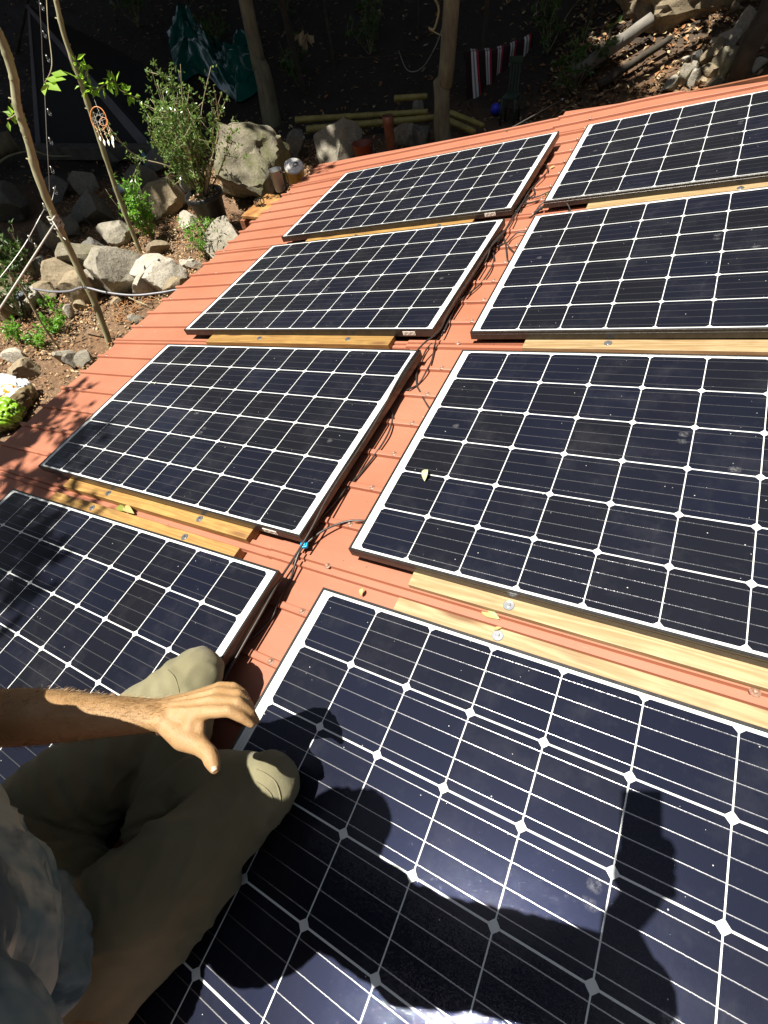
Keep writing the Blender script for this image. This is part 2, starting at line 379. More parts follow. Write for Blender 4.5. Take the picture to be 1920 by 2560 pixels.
# ================================================================ solar panels
EX0, EX1, EY = .033, .0285, .0133
X0, X1, Y0, Y1 = -EX0, 10*PITCH+EX1, -6*PITCH-EY, EY
def frame_mesh():
    def ring(ins, z): return [(X0+ins, Y0+ins, z), (X1-ins, Y0+ins, z), (X1-ins, Y1-ins, z), (X0+ins, Y1-ins, z)]
    loops = [ring(.025, -.036), ring(.001, -.036), ring(0, -.035), ring(0, -.012), ring(.0009, -.0112), ring(.0009, -.0104), ring(0, -.0096), ring(0, -.0009), ring(.0009, 0), ring(.0068, 0), ring(.0074, -.0005), ring(.0074, -.0028)]
    vs = [v for l in loops for v in l]; fs = []
    for i in range(len(loops)-1):
        for k in range(4): fs.append((i*4+k, i*4+(k+1) % 4, (i+1)*4+(k+1) % 4, (i+1)*4+k))
    me = bpy.data.meshes.new('frame'); me.from_pydata(vs, [], fs)
    bm = bmesh.new(); bm.from_mesh(me); bmesh.ops.recalc_face_normals(bm, faces=bm.faces); bm.to_mesh(me); bm.free(); return me
FM = frame_mesh(); FM.materials.append(M_frame)
gm = MB(); gm.box(((X0+X1)/2, (Y0+Y1)/2, -.0040), (X1-X0-.013, Y1-Y0-.013, .0040))
_g = gm.build('glass', M_glass); GM = _g.data; bpy.data.objects.remove(_g)
jb = MB(); jb.box((.06, -3*PITCH, -.017), (.10, .12, .020)); _j = jb.build('junction_box', M_black); JM = _j.data; bpy.data.objects.remove(_j)
# x, y, turn, z, tilt x, tilt y of every panel in roof coordinates
PANELS = [
 ('L1', (-1.818, -1.1316, .0087, .0239-.006, -.0089, -.0021), 'nearest solar panel in the left column, under the raised knee, dappled by leaf shade'),
 ('L2', (-1.8347, -.0029, -.0012, .0023, -.0047, .0021), 'second solar panel of the left column, its near left corner in leaf shade'),
 ('L3', (-1.8349, 1.1214, -.0033, -.0036, .0006, -.001), 'third solar panel up the left column, between the dark front sticker and the cable tangle'),
 ('L4', (-1.8341, 2.2166, -.0017, .0103, .0166, -.0007), 'farthest solar panel of the left column, close to the white lidded yellow can'),
 ('R1', (-.0018, -1.1207, .0033, .0106, -.0044, -.0001), 'biggest looking solar panel in front, under the pointing hand and the shadows'),
 ('R2', (0, 0, 0, 0, 0, 0), 'second solar panel in the right column with a curled leaf lying on its cells'),
 ('R3', (-.0236, 1.0944, .0131, .0034, .0025, -.0043), 'third solar panel up the right column with dirt scrawled on its front edge'),
 ('R4', (-.0181, 2.234, -.004, .0098, .0106, .0002), 'farthest solar panel of the right column, at the raised far edge of the roof')]
PM = {}
for nm, q, lab in PANELS:
    w = V((q[4], q[5], q[2])); M4 = Matrix.Translation((q[0], q[1], q[3]))
    if w.length > 1e-9: M4 = M4 @ Matrix.Rotation(w.length, 4, w.normalized())
    PM[nm] = M4.copy()
    if nm[0] == 'L': M4 = M4 @ Matrix.Translation((10*PITCH, -6*PITCH, 0)) @ Matrix.Rotation(math.pi, 4, 'Z')
    root = tag(empty('solar_panel', mat4=MR @ M4), lab, 'solar panel', 'solar panels in two columns on the metal roof')
    for n_, me in (('frame', FM), ('glass', GM), ('junction_box', JM)):
        o = bpy.data.objects.new(n_, me); col.objects.link(o); o.parent = root
    if nm in ('L2', 'L3', 'L4'):    # paper sticker on the side of the frame that faces down the picture
        st = MB(); sx_ = .105 if nm == 'L2' else .09
        st.box((sx_, EY+.0006, -.019), (.062, .0012, .018)); so_ = st.build('rating_sticker', M_paper, root)
        tx = MB()
        for r_ in range(3):
            for c_ in range(9):
                if (c_*7+r_*5) % 4: tx.box((sx_-.026+c_*.006, EY+.0015, -.0145-r_*.0045), (.004, .0004, .0014))
        tx.build('printed_lines', M_black, so_)

# ================================================================ timber battens with their screws
def batten(x0, x1, y0, y1, label, screws, zt=-.037, tilt=0):
    root = tag(empty('timber_batten', mat4=MR @ Matrix.Translation(((x0+x1)/2, (y0+y1)/2, zt)) @ Matrix.Rotation(tilt, 4, 'Z')), label, 'timber batten', 'pine battens under the solar panels')
    mb = MB(); h = -zt+ZR; L = x1-x0
    mb.box((0, 0, h/2), (L, y1-y0, abs(h)))
    mb.build('plank', M_wood if x0 < 0 else M_wood2, root, bevel=.0018)
    for sx_, sy_ in screws:
        s = MB(); s.lathe([(0, .0012), (.0135, .0012), (.0145, 0)], 18, (sx_-(x0+x1)/2, sy_-(y0+y1)/2, .0002))
        s.lathe([(0, .007), (.0045, .007), (.0052, .0055), (.0052, .001)], 6, (sx_-(x0+x1)/2, sy_-(y0+y1)/2, .0004))
        s.build('screw', M_zinc, root)
batten(-1.640, -.452, -1.012, -.940, 'golden pine batten showing below the second left panel, under its paper sticker', [(-.715, -.985), (-1.305, -.985)])
batten(-1.640, -.452, -1.120, -1.048, 'golden pine batten along the far edge of the nearest left panel', [(-.719, -1.071), (-1.321, -1.072)])
batten(.180, 1.40, -1.006, -.934, 'pale knotty pine batten sticking out below the second right panel', [(.464, -.984), (1.10, -.984)])
batten(.172, 1.40, -1.122, -1.050, 'pale pine batten along the far edge of the big front panel', [(.463, -1.071), (1.1, -1.07)])
batten(-1.640, -.425, .088, .160, 'short pine batten with two bolts below the third left panel', [(-1.247, .128), (-.669, .128)])
batten(.180, 1.40, .083, .155, 'pine batten with a grey washer below the third right panel', [(.483, .118)])
batten(-1.640, -.435, 1.172, 1.250, 'thin strip of pine batten between the two farthest left panels', [(-1.221, 1.212), (-.641, 1.218)])
batten(.165, 1.40, 1.20, 1.285, 'thin strip of pine batten between the two farthest right panels', [(.8, 1.24)])
# battens under the far edges, mostly hidden
for i, (x0, y0) in enumerate(((-1.64, .0-.10), (-1.64, 1.05), (-1.64, 2.05), (.18, -.10), (.18, 1.0), (.18, 2.05))):
    batten(x0, x0+1.19, y0-.07, y0, ('hidden pine batten under the far edge of the %s panel' % ('second left', 'third left', 'farthest left', 'second right', 'third right', 'farthest right')[i]), [], tilt=0)

# ================================================================ cables
RX = .0037
CRR = MRi @ CP
def clear(q):                       # keep a cable outside the frames of the left panels
    q = V(q); lim = -.196 if q.y < -1.09 else -.2125
    while q.x < lim and q.z > -.045 and q.z < .002: q += (CRR-q)*.001
    return q
def cable(name, pts, label, r=RX, conn=(), cat='cable', group='black solar cables in the gap', fit=True):
    p = curve_pts([MR @ (clear(q) if fit else V(q)) for q in pts], 8)
    root = tag(empty(name, p[0]), label, cat, group)
    mb = MB(); mb.tube([q-p[0] for q in p], r, 8); mb.build('wire', M_cable, root, True)
    for a, b in conn:
        A_, B_ = MR @ V(a)-p[0], MR @ V(b)-p[0]; d = B_-A_
        prof = [(0, .0045), (.08, .0075), (.16, .0082), (.30, .0082), (.31, .0065), (.42, .0065), (.43, .0095), (.52, .0095), (.53, .0065), (.62, .0068), (.64, .0088), (.86, .0088), (.94, .0078), (1, .0045)]
        m2 = MB(); m2.tube([A_+d*t for t, _ in prof], [k for _, k in prof], 12); m2.build('connector', M_black, root)
    return root
zc = -.066
cable('solar_cable', [(-.215, 1.56, -.05), (-.205, 1.393, -.045), (-.198, 1.25, -.04), (-.190, 1.10, -.03), (-.196, .96, -.022), (-.206, .877, -.018), (-.207, .726, -.015), (-.206, .559, -.012), (-.210, .41, -.012), (-.210, .296, -.014), (-.198, .182, -.015), (-.203, .10, -.004), (-.215, .05, .0035), (-.2255, -.017, .0044), (-.228, -.14, .0044), (-.222, -.25, .0044), (-.2125, -.37, .002), (-.2115, -.50, -.003), (-.2115, -.58, -.003), (-.2115, -.71, .000), (-.208, -.82, .001), (-.204, -.92, -.008), (-.207, -1.02, -.016), (-.203, -1.11, -.010), (-.194, -1.18, -.005), (-.191, -1.26, -.008), (-.190, -1.34, -.012), (-.186, -1.47, -.02), (-.18, -1.7, -.04), (-.17, -2.1, -.06)], 'long black cable running the whole gap, lying over the corner of the second left panel', fit=False)
cable('solar_cable', [(-.219, .20, zc), (-.238, .101, -.058), (-.236, .037, -.060), (-.228, -.028, -.052), (-.211, -.084, -.058), (-.184, -.14, zc), (-.155, -.176, -.058), (-.122, -.214, zc), (-.06, -.28, -.062), (0, -.33, -.06)], 'looped black cable bowing from the tangle to the side of the second right panel')
cable('solar_cable', [(-.215, .25, zc), (-.223, .181, -.06), (-.209, .112, -.055), (-.187, .029, -.062), (-.173, -.056, -.052), (-.183, -.125, zc), (-.207, -.169, -.06), (-.235, -.20, -.055), (-.30, -.23, -.05)], 'black cable curling back under the side of the second left panel')
cable('solar_cable', [(-.29, -.26, -.05), (-.235, -.30, -.05), (-.200, -.34, -.058), (-.175, -.42, -.053), (-.176, -.50, -.058), (-.190, -.60, -.062), (-.208, -.70, -.060), (-.222, -.80, -.055), (-.232, -.86, -.05)], 'arching black cable between the second left panel and its plug', conn=[((-.232, -.862, -.048), (-.232, -.950, -.048))])
cable('solar_cable', [(.02, -.81, -.055), (-.078, -.825, -.055), (-.119, -.84, -.050), (-.157, -.869, -.046), (-.189, -.908, -.042), (-.209, -.944, -.043), (-.222, -.972, -.045), (-.226, -1.003, -.047), (-.224, -1.039, -.057), (-.215, -1.077, -.062), (-.211, -1.116, -.064), (-.199, -1.175, -.052), (-.194, -1.215, -.062), (-.201, -1.258, -.062), (-.211, -1.288, -.06), (-.226, -1.319, -.055), (-.236, -1.345, -.055)], 'black cable coming from under the second right panel through the blue clip')
cable('solar_cable', [(-.236, -.95, -.05), (-.234, -1.02, -.048), (-.238, -1.10, -.05), (-.236, -1.2, -.048), (-.238, -1.30, -.050), (-.236, -1.345, -.06), (-.232, -1.411, -.060), (-.224, -1.472, -.06), (-.21, -1.62, -.06), (-.2, -2.0, -.06)], 'black cable with a plug lying tight against the nearest left panel', conn=[((-.232, -1.205, -.046), (-.235, -1.290, -.046))])
cable('solar_cable', [(-.198, 1.50, -.05), (-.198, 1.42, -.055), (-.206, 1.36, -.05), (-.187, 1.305, -.06), (-.154, 1.265, zc), (-.112, 1.254, -.058), (-.075, 1.285, -.02), (-.035, 1.304, -.012), (.021, 1.301, -.01), (.069, 1.262, -.03), (.10, 1.20, -.05)], 'black cable with a pale plug lying on the corner of the third right panel', conn=[((-.105, 1.262, -.05), (-.035, 1.300, -.022))])
cable('solar_cable', [(-.05, 1.085, -.055), (-.094, 1.068, -.055), (-.132, 1.064, -.05), (-.157, 1.029, -.06), (-.162, .976, -.055), (-.185, .95, -.05), (-.21, .90, -.05)], 'black cable looping out to the side of the third right panel')
cable('solar_cable', [(-.185, 1.01, -.05), (-.176, .985, -.055), (-.146, .945, -.058), (-.095, .885, zc), (-.05, .84, -.06)], 'short black cable slanting under the third right panel')
cable('solar_cable', [(-.175, .99, -.055), (-.160, .95, -.05), (-.134, .877, -.05), (-.095, .785, -.055), (-.03, .72, -.06)], 'short black cable catching the light beside the third right panel')
cable('solar_cable', [(-.235, .93, -.05), (-.216, .904, -.05), (-.185, .838, -.055), (-.171, .777, -.058), (-.164, .70, -.055), (-.175, .60, -.06), (-.205, .50, -.055), (-.225, .40, -.05), (-.222, .28, -.055), (-.215, .2, zc)], 'black cable hanging out in a bow beside the third left panel', conn=[((-.222, .455, -.04), (-.232, .375, -.04))])
cable('solar_cable', [(-.24, 1.62, -.05), (-.205, 1.60, -.055), (-.185, 1.56, -.055), (-.178, 1.50, -.055), (-.198, 1.45, -.05), (-.215, 1.36, -.05), (-.212, 1.2, -.045), (-.21, 1.10, -.045), (-.222, 1.0, -.04), (-.225, .92, -.04), (-.215, .8, -.05), (-.228, .6, -.05), (-.222, .4, -.05), (-.210, .22, -.06)], 'black cable with a plug among the tangle at the third left panel', conn=[((-.218, 1.02, -.035), (-.226, .93, -.035)), ((-.206, 1.045, -.045), (-.213, .96, -.045))])
cable('solar_cable', [(-.06, 1.55, -.058), (-.098, 1.518, -.055), (-.15, 1.49, -.06), (-.192, 1.465, -.055), (-.218, 1.42, -.05)], 'thin black cable crossing from under the farthest right panel')
cable('solar_cable', [(-.05, 1.47, -.058), (-.11, 1.44, -.058), (-.17, 1.41, -.055), (-.205, 1.38, -.05), (-.215, 1.30, -.045)], 'lower of two thin black cables crossing from the farthest right panel')
cable('solar_cable', [(-.26, 1.92, -.04), (-.222, 1.90, -.05), (-.190, 1.86, -.055), (-.180, 1.80, -.056), (-.186, 1.72, -.05), (-.205, 1.64, -.055), (-.215, 1.56, -.05), (-.222, 1.48, -.05)], 'black cable bowing out beside the farthest left panel')
# blue clip holding the two cables together
mb = MB(); Mc = MR @ Matrix.Translation((-.222, -.972, -.044)) @ Matrix.Rotation(R_(25), 4, 'Z')
o = tag(empty('cable_clip', mat4=Mc), 'small bright blue clip holding two black cables together', 'cable clip')
mb.box((0, 0, 0), (.026, .020, .011)); mb.box((0, 0, .0075), (.016, .012, .005)); mb.build('clip_body', M_blue, o, bevel=.002)
mb = MB(); mb.tube([(-.003, .01, .004), (-.006, .016, .003), (-.004, .03, -.004)], .0012, 6); mb.build('tab', M_blue, o)
# ================================================================ ground
def ground_mat():
    t = NT('garden_soil'); co = t.coord()
    n = t.noise(co, 1.1, 6); n2 = t.noise(co, 14, 6, .7); n3 = t.noise(co, 60, 4, .7)
    c = t.ramp(n2, [(.25, (.06, .030, .014)), (.55, (.135, .072, .033)), (.8, (.24, .145, .075))])
    c = t.mix(t.ramp(n, [(.42, (0, 0, 0)), (.62, (1, 1, 1))]), c, (.15, .095, .055))
    c = t.mix(t.ramp(n3, [(.55, (0, 0, 0)), (.7, (.8, .8, .8))]), c, (.34, .25, .15))
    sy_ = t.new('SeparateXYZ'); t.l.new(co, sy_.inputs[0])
    bank_shade = t.ramp(t.math('MULTIPLY_ADD', t.math('SUBTRACT', t.math('MULTIPLY_ADD', sy_.outputs[0], -.5, sy_.outputs[1]), 5.6), .4, n), [(.3, (0, 0, 0)), (.9, (1, 1, 1))])
    c = t.mix(t.math('MULTIPLY', bank_shade, .92), c, (.016, .012, .008))     # deep shade of the wood put into the soil colour up the bank
    t.l.new(c, t.b.inputs['Base Color']); t.b.inputs['Roughness'].default_value = .95
    t.bump(t.math('ADD', n2, t.math('MULTIPLY', n3, .5)), .8, .03); return t.m
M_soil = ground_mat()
def grid(a, b, n, c, w):            # coordinates that lie closer together around c
    s = [math.sinh(-1.9+3.8*i/n) for i in range(n+1)]
    return [a+(b-a)*((v-s[0])/(s[-1]-s[0])) for v in s]
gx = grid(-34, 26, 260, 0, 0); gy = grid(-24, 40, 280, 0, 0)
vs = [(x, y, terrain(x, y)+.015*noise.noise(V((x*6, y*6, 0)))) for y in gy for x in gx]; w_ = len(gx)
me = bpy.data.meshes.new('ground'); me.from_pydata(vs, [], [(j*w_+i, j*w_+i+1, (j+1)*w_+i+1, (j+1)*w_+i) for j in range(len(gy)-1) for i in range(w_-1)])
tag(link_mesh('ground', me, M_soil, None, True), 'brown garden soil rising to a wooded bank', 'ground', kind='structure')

def scatter(name, n, fn, mats, label, cat, seed, kind='stuff'):
    rnd = random.Random(seed); mb = MB()
    for i in range(n):
        p, L, W = fn(rnd)
        a = rnd.uniform(0, 6.28); ti = rnd.uniform(-.5, .5); t2 = rnd.uniform(-.5, .5)
        d = V((math.cos(a), math.sin(a), ti)).normalized(); s = V((-math.sin(a), math.cos(a), t2)).normalized()
        mb.m = rnd.randrange(len(mats)); cu = d.cross(s)*L*rnd.uniform(0, .3)
        mb.add([p-d*L, p+s*W+cu, p+d*L, p-s*W+cu], [(0, 1, 2, 3)])
    me = bpy.data.meshes.new(name); me.from_pydata(mb.v, [], mb.f); me.polygons.foreach_set('material_index', mb.mi)
    return tag(link_mesh(name, me, mats), label, cat, kind=kind)
M_lit = [P('dry_leaf_%s' % k, c, .8) for k, c in (('tan', (.27, .165, .075)), ('pale', (.36, .27, .15)), ('brown', (.14, .07, .03)), ('rust', (.24, .105, .035)), ('dark', (.10, .065, .035)))]
def near(r):
    x = r.uniform(-6.2, -2.1); y = r.uniform(-2.5, 4.5); L = r.uniform(.006, .022)
    if noise.noise(V((x*1.3, y*1.3, 4))) < -.1 and r.random() < .7: x += .5; y -= .4
    return V((x, y, terrain(x, y)+r.uniform(.012, .035))), L, L*r.uniform(.2, .6)
def far(r):
    x = r.uniform(-14, 5); y = r.uniform(2.6, 15); L = r.uniform(.015, .045)
    if r.random() < .35: x = r.uniform(-1.2, 2.6); y = r.uniform(4.6, 9.5)
    return V((x, y, terrain(x, y)+r.uniform(.012, .04))), L, L*r.uniform(.25, .6)
scatter('leaf_litter', 60000, near, M_lit, 'dry leaf and bark litter over the soil beside the roof', 'leaf litter', 3)
scatter('leaf_litter', 26000, far, M_lit, 'dry leaves scattered over the shaded bank behind', 'leaf litter', 4)

# ================================================================ rocks
def rock_mat(name, a, b, moss=0.0):
    t = NT(name); co = t.coord(); n = t.noise(co, 5, 7, .65); n2 = t.noise(co, 45, 4, .7)
    c = t.ramp(n, [(.3, a), (.7, b)]); c = t.mix(t.ramp(n2, [(.5, (0, 0, 0)), (.62, (.55, .55, .55))]), c, tuple(v*.55 for v in a))
    if moss: c = t.mix(t.ramp(t.noise(co, 3.3, 6, .7), [(.52-.1*moss, (0, 0, 0)), (.62, (moss, moss, moss))]), c, (.085, .085, .03))
    r = t.new('ObjectInfo').outputs['Random']; hs = t.new('HueSaturation'); t.put(hs.inputs['Value'], t.math('MULTIPLY_ADD', r, .35, .82)); t.l.new(c, hs.inputs['Color'])
    t.l.new(hs.outputs[0], t.b.inputs['Base Color']); t.b.inputs['Roughness'].default_value = .88
    t.bump(t.math('ADD', n, t.math('MULTIPLY', n2, .3)), .7, .03); return t.m
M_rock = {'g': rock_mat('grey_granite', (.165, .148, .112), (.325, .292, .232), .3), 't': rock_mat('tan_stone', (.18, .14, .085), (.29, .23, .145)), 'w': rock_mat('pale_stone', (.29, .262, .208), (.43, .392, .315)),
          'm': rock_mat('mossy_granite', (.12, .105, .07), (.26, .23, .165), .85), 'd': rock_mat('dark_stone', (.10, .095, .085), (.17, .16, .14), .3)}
def rock_mesh(seed, sx, sy, sz, sub=4, cuts=9, rough=.07):
    r = random.Random(seed); bm = bmesh.new(); bmesh.ops.create_icosphere(bm, subdivisions=sub, radius=1)
    pl = []
    for i in range(cuts):
        n = V((r.gauss(0, 1), r.gauss(0, 1), r.gauss(0, .7))).normalized(); pl.append((n, r.uniform(.38, .70)))
    off = V((r.uniform(0, 50), r.uniform(0, 50), 0))
    for v in bm.verts:
        p = v.co*(1+.22*noise.noise(v.co*1.1+off))
        for n, d in pl:
            e = p.dot(n)-d
            if e > 0: p -= n*e*.97
        p += v.normal*(rough*noise.fractal(p*2.6+off, .9, 2.1, 4)*.6)
        v.co = V((p.x*sx, p.y*sy, p.z*sz))
    me = bpy.data.meshes.new('rock'); bm.to_mesh(me); bm.free(); me.polygons.foreach_set('use_smooth', [True]*len(me.polygons)); me.set_sharp_from_angle(angle=R_(24)); return me
YAW = math.atan2(cr.y, cr.x)
rk = [0]
def rock(px, py, w, h, label, m='g', sink=.25, group=None, sub=4, z=0, rough=.1):
    rk[0] += 1; base = gp(px, py+h*.5); d = (base-CP).dot(cf); k = 1920/1659*d/FPX
    W, H = w*k*.80, h*k*.76
    mid = gp(px, py+h*.28)
    o = link_mesh('rock', rock_mesh(rk[0]*7+1, W, W*.8, H, sub, rough=rough), M_rock[m]); o.location = V((mid.x, mid.y, terrain(mid.x, mid.y)+H*(.75-sink)+z))
    o.rotation_euler = (random.Random(rk[0]).uniform(-.2, .2), random.Random(rk[0]+9).uniform(-.2, .2), YAW+random.Random(rk[0]+5).uniform(-.4, .4))
    return tag(o, label, 'rock', group or 'rocks on the garden soil')
for a in [
 (228, 570, 92, 74, 'brown mossy boulder left of the big notched grey rock', 'm'), (280, 610, 96, 86, 'big notched grey boulder in the middle of the rock row', 'g'), (357, 592, 88, 80, 'rough pale grey boulder right of the big notched rock', 'w'),
 (142, 610, 80, 50, 'flat tan rock behind the wooden post foot, left end of the row', 't'), (187, 634, 58, 56, 'upright tan rock in front of the flat tan one', 't'), (112, 642, 52, 34, 'low tan rock under the grey hose at its left end', 't'),
 (216, 622, 44, 46, 'small grey rock wedged against the big notched boulder', 'g'), (262, 518, 58, 44, 'grey edged rock at the foot of the thin sapling', 'g'), (502, 524, 82, 56, 'smooth rounded grey boulder touching the roof edge', 'g'),
 (394, 618, 44, 44, 'pale tan rock at the end of the grey hose', 't'), (402, 576, 24, 22, 'small round pale stone beside the bright green weed', 'w'), (426, 574, 28, 20, 'small white stone touching the roof edge by the weed', 'w'),
 (60, 806, 58, 36, 'tan rock above the white sack', 't'), (147, 772, 34, 28, 'leftmost of three fist sized stones by the roof edge', 'g'), (166, 786, 30, 30, 'middle one of three fist sized stones by the roof edge', 'g'), (194, 778, 32, 30, 'rightmost of three fist sized stones by the roof edge', 'g'),
 (158, 678, 22, 34, 'upright pale splinter of stone above the green weeds', 'w'), (184, 664, 22, 18, 'small tan stone just right of the pale splinter', 't'), (257, 658, 22, 16, 'lone pinkish stone on the bark litter', 't'),
 (20, 680, 48, 44, 'tan rock at the left border under the guy rope', 't'), (20, 640, 64, 40, 'grey tan rock behind the round garden lamp', 't'), (124, 520, 40, 56, 'tall speckled grey stone behind the lashed sapling', 'g'),
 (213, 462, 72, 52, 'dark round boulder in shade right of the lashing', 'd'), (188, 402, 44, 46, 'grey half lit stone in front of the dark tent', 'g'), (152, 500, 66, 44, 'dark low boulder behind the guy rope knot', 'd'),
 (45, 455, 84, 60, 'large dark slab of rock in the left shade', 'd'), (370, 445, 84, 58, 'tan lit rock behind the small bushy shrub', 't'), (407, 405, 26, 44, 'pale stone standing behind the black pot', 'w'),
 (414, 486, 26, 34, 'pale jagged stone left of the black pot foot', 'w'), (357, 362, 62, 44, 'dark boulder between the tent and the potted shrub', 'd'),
 (740, 326, 70, 66, 'grey slab standing behind the roof left of the pipe', 'g'), (874, 306, 44, 44, 'speckled grey rock right of the rusty pipe', 'g'), (912, 306, 48, 50, 'dark grey rock against the pale tree trunk', 'd'), (906, 236, 26, 26, 'small grey stone lying behind the bamboo', 'g'),
 (1604, 60, 46, 46, 'bright white rock high on the bank by the leaning trunk', 'w'), (1528, 128, 36, 38, 'smooth tan rock in the middle of the right heap', 't'), (1562, 108, 38, 36, 'pale pinkish rock at the top of the right heap', 'w'),
 (1566, 148, 40, 40, 'yellowish mossy rock on the right of the heap', 'm'), (1472, 172, 30, 38, 'grey brown rock at the left foot of the heap', 'g'), (1494, 157, 18, 22, 'small oval grey rock in the right heap', 'g'), (1499, 180, 22, 28, 'tilted pale rock at the foot of the right heap', 'w'),
 (1530, 162, 28, 24, 'tan hollow rock low in the right heap', 't'), (1519, 178, 20, 12, 'flat small tan stone nearest the roof below the heap', 't'), (1536, 179, 17, 11, 'flat small rusty stone below the heap', 't'), (1546, 93, 16, 13, 'small white stone on top of the right heap', 'w'),
 (1583, 124, 14, 16, 'small white stone touching the leaning trunk', 'w'), (1585, 18, 18, 18, 'small tan stone high up beside the leaning trunk', 't'), (1480, 136, 20, 14, 'small pale stone left of the heap in half shade', 'w'), (1500, 140, 28, 30, 'dark rock behind the oval one in the right heap', 'd'), (1598, 98, 14, 16, 'little tan stone under the bright white rock', 't')]:
    rock(*a, sub=4 if a[2] > 40 else 3)
for a in [(320, 628, 52, 46, 'pale grey rock wedged below the two biggest boulders of the row', 'w'), (160, 580, 50, 40, 'tan block half buried above the flat tan rock', 't'), (70, 655, 56, 44, 'pale flat rock beside the round garden lamp', 'w'),
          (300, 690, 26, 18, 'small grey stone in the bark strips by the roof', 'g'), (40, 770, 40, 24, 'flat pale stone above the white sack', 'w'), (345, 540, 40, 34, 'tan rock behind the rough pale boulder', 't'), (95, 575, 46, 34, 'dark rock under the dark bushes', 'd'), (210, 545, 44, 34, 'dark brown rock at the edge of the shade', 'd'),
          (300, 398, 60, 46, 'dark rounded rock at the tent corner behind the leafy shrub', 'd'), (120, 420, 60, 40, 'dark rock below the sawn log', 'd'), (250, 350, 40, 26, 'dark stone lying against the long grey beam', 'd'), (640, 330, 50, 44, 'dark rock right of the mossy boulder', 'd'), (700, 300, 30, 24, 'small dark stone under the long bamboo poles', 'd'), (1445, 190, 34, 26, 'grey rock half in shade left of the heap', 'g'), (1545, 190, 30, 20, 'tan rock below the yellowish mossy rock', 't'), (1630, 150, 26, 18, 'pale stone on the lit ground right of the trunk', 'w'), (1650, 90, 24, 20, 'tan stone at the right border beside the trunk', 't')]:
    rock(*a, sub=4 if a[2] > 40 else 3)
rocks_ = [o for o in bpy.data.objects if o.get('category') == 'rock']; used = set()
for i in range(24):                 # loose stones among the big ones
    r = random.Random(100+i)
    if i < 14: px, py = r.uniform(10, 420), r.uniform(560, 760)
    elif i < 20: px, py = r.uniform(0, 380), r.uniform(380, 520)
    else: px, py = r.uniform(1600, 1659), r.uniform(60, 170)
    if px > 230 and py > 640 and px < 1000: py -= 90
    s = r.uniform(6, 15)
    rk[0] += 1; g_ = gp(px, py); k = 1920/1659*(g_-CP).dot(cf)/FPX*s*.5; c_ = r.choice('gtw')
    o = link_mesh('pebble', rock_mesh(900+i, k, k*.8, k*.6, 3), M_rock[c_]); o.location = g_+V((0, 0, k*.3)); o.rotation_euler = (0, 0, r.uniform(0, 6))
    n_ = min((q for q in rocks_ if q.name not in used), key=lambda q: (q.location-o.location).length); used.add(n_.name)
    tag(o, ' '.join((dict(g='grey', t='tan', w='pale')[c_]+' pebble next to the '+n_['label']).split()[:16]), 'pebble', 'loose pebbles between the rocks')
# the big mossy boulder beside the pot
bb = gp(560, 440); bd = (bb-CP).dot(cf); bk = 1920/1659*bd/FPX
o = link_mesh('boulder', rock_mesh(417, 150*bk, 118*bk, 105*bk, 5, 9, .17), M_rock['m']); g_ = gp(548, 405); o.location = V((g_.x, g_.y, g_.z+.14)); o.rotation_euler = (.1, -.1, YAW+.3)
tag(o, 'largest mossy boulder between the black pot and the roof corner', 'boulder')
# sunlit earth bank at the top right
o = link_mesh('boulder', rock_mesh(55, 1.0, .6, .42, 5, 8, .25), M_rock['t']); g_ = gp(1490, 16); o.location = g_+V((0, 0, .05)); o.rotation_euler = (0, 0, YAW)
tag(o, 'wide crumbly tan outcrop lit by sun at the top right', 'boulder')

# ================================================================ trees and plants
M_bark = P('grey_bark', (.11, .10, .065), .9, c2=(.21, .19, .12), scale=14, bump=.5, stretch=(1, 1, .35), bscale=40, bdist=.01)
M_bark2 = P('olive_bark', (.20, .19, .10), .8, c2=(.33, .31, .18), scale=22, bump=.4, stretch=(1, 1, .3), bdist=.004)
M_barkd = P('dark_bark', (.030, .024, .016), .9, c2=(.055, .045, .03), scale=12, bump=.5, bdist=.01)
M_stem = P('brown_stem', (.20, .16, .09), .8, c2=(.34, .30, .19))
M_canopy = leaf_mat('canopy_leaf', (.025, .055, .014), (.05, .10, .02), .18)
M_lime = leaf_mat('lime_leaf', (.17, .33, .03), (.30, .50, .07), .5)
M_shrub = leaf_mat('shrub_leaf', (.06, .13, .03), (.18, .27, .08), .3, .24)
M_weed = leaf_mat('weed_leaf', (.09, .24, .02), (.19, .40, .05), .4)
M_dark = leaf_mat('dark_leaf', (.03, .075, .015), (.07, .14, .03), .3)
M_yel = leaf_mat('yellow_leaf', (.45, .30, .06), (.55, .42, .12), .4)
def above(foot, px, py):            # point of the picture ray that lies nearest to the plumb line through foot
    r = pray(px, py); a = V((r.x, r.y)); b = V((foot.x-CP.x, foot.y-CP.y)); return CP+r*(a.dot(b)/a.dot(a))
def leaf(mb, p, d, n, L, W, fold=.25):
    d = d.normalized(); s = d.cross(n); s = s.normalized() if s.length > 1e-4 else V((1, 0, 0)); n = s.cross(d)
    mb.add([p, p+d*L*.45+s*W*.5+n*W*fold, p+d*L, p+d*L*.45-s*W*.5+n*W*fold, p+d*L*.5], [(0, 1, 4), (1, 2, 4), (0, 4, 3), (4, 2, 3)])
def rdir(r, up=0):
    v = V((r.gauss(0, 1), r.gauss(0, 1), r.gauss(0, 1)+up)); return v.normalized()
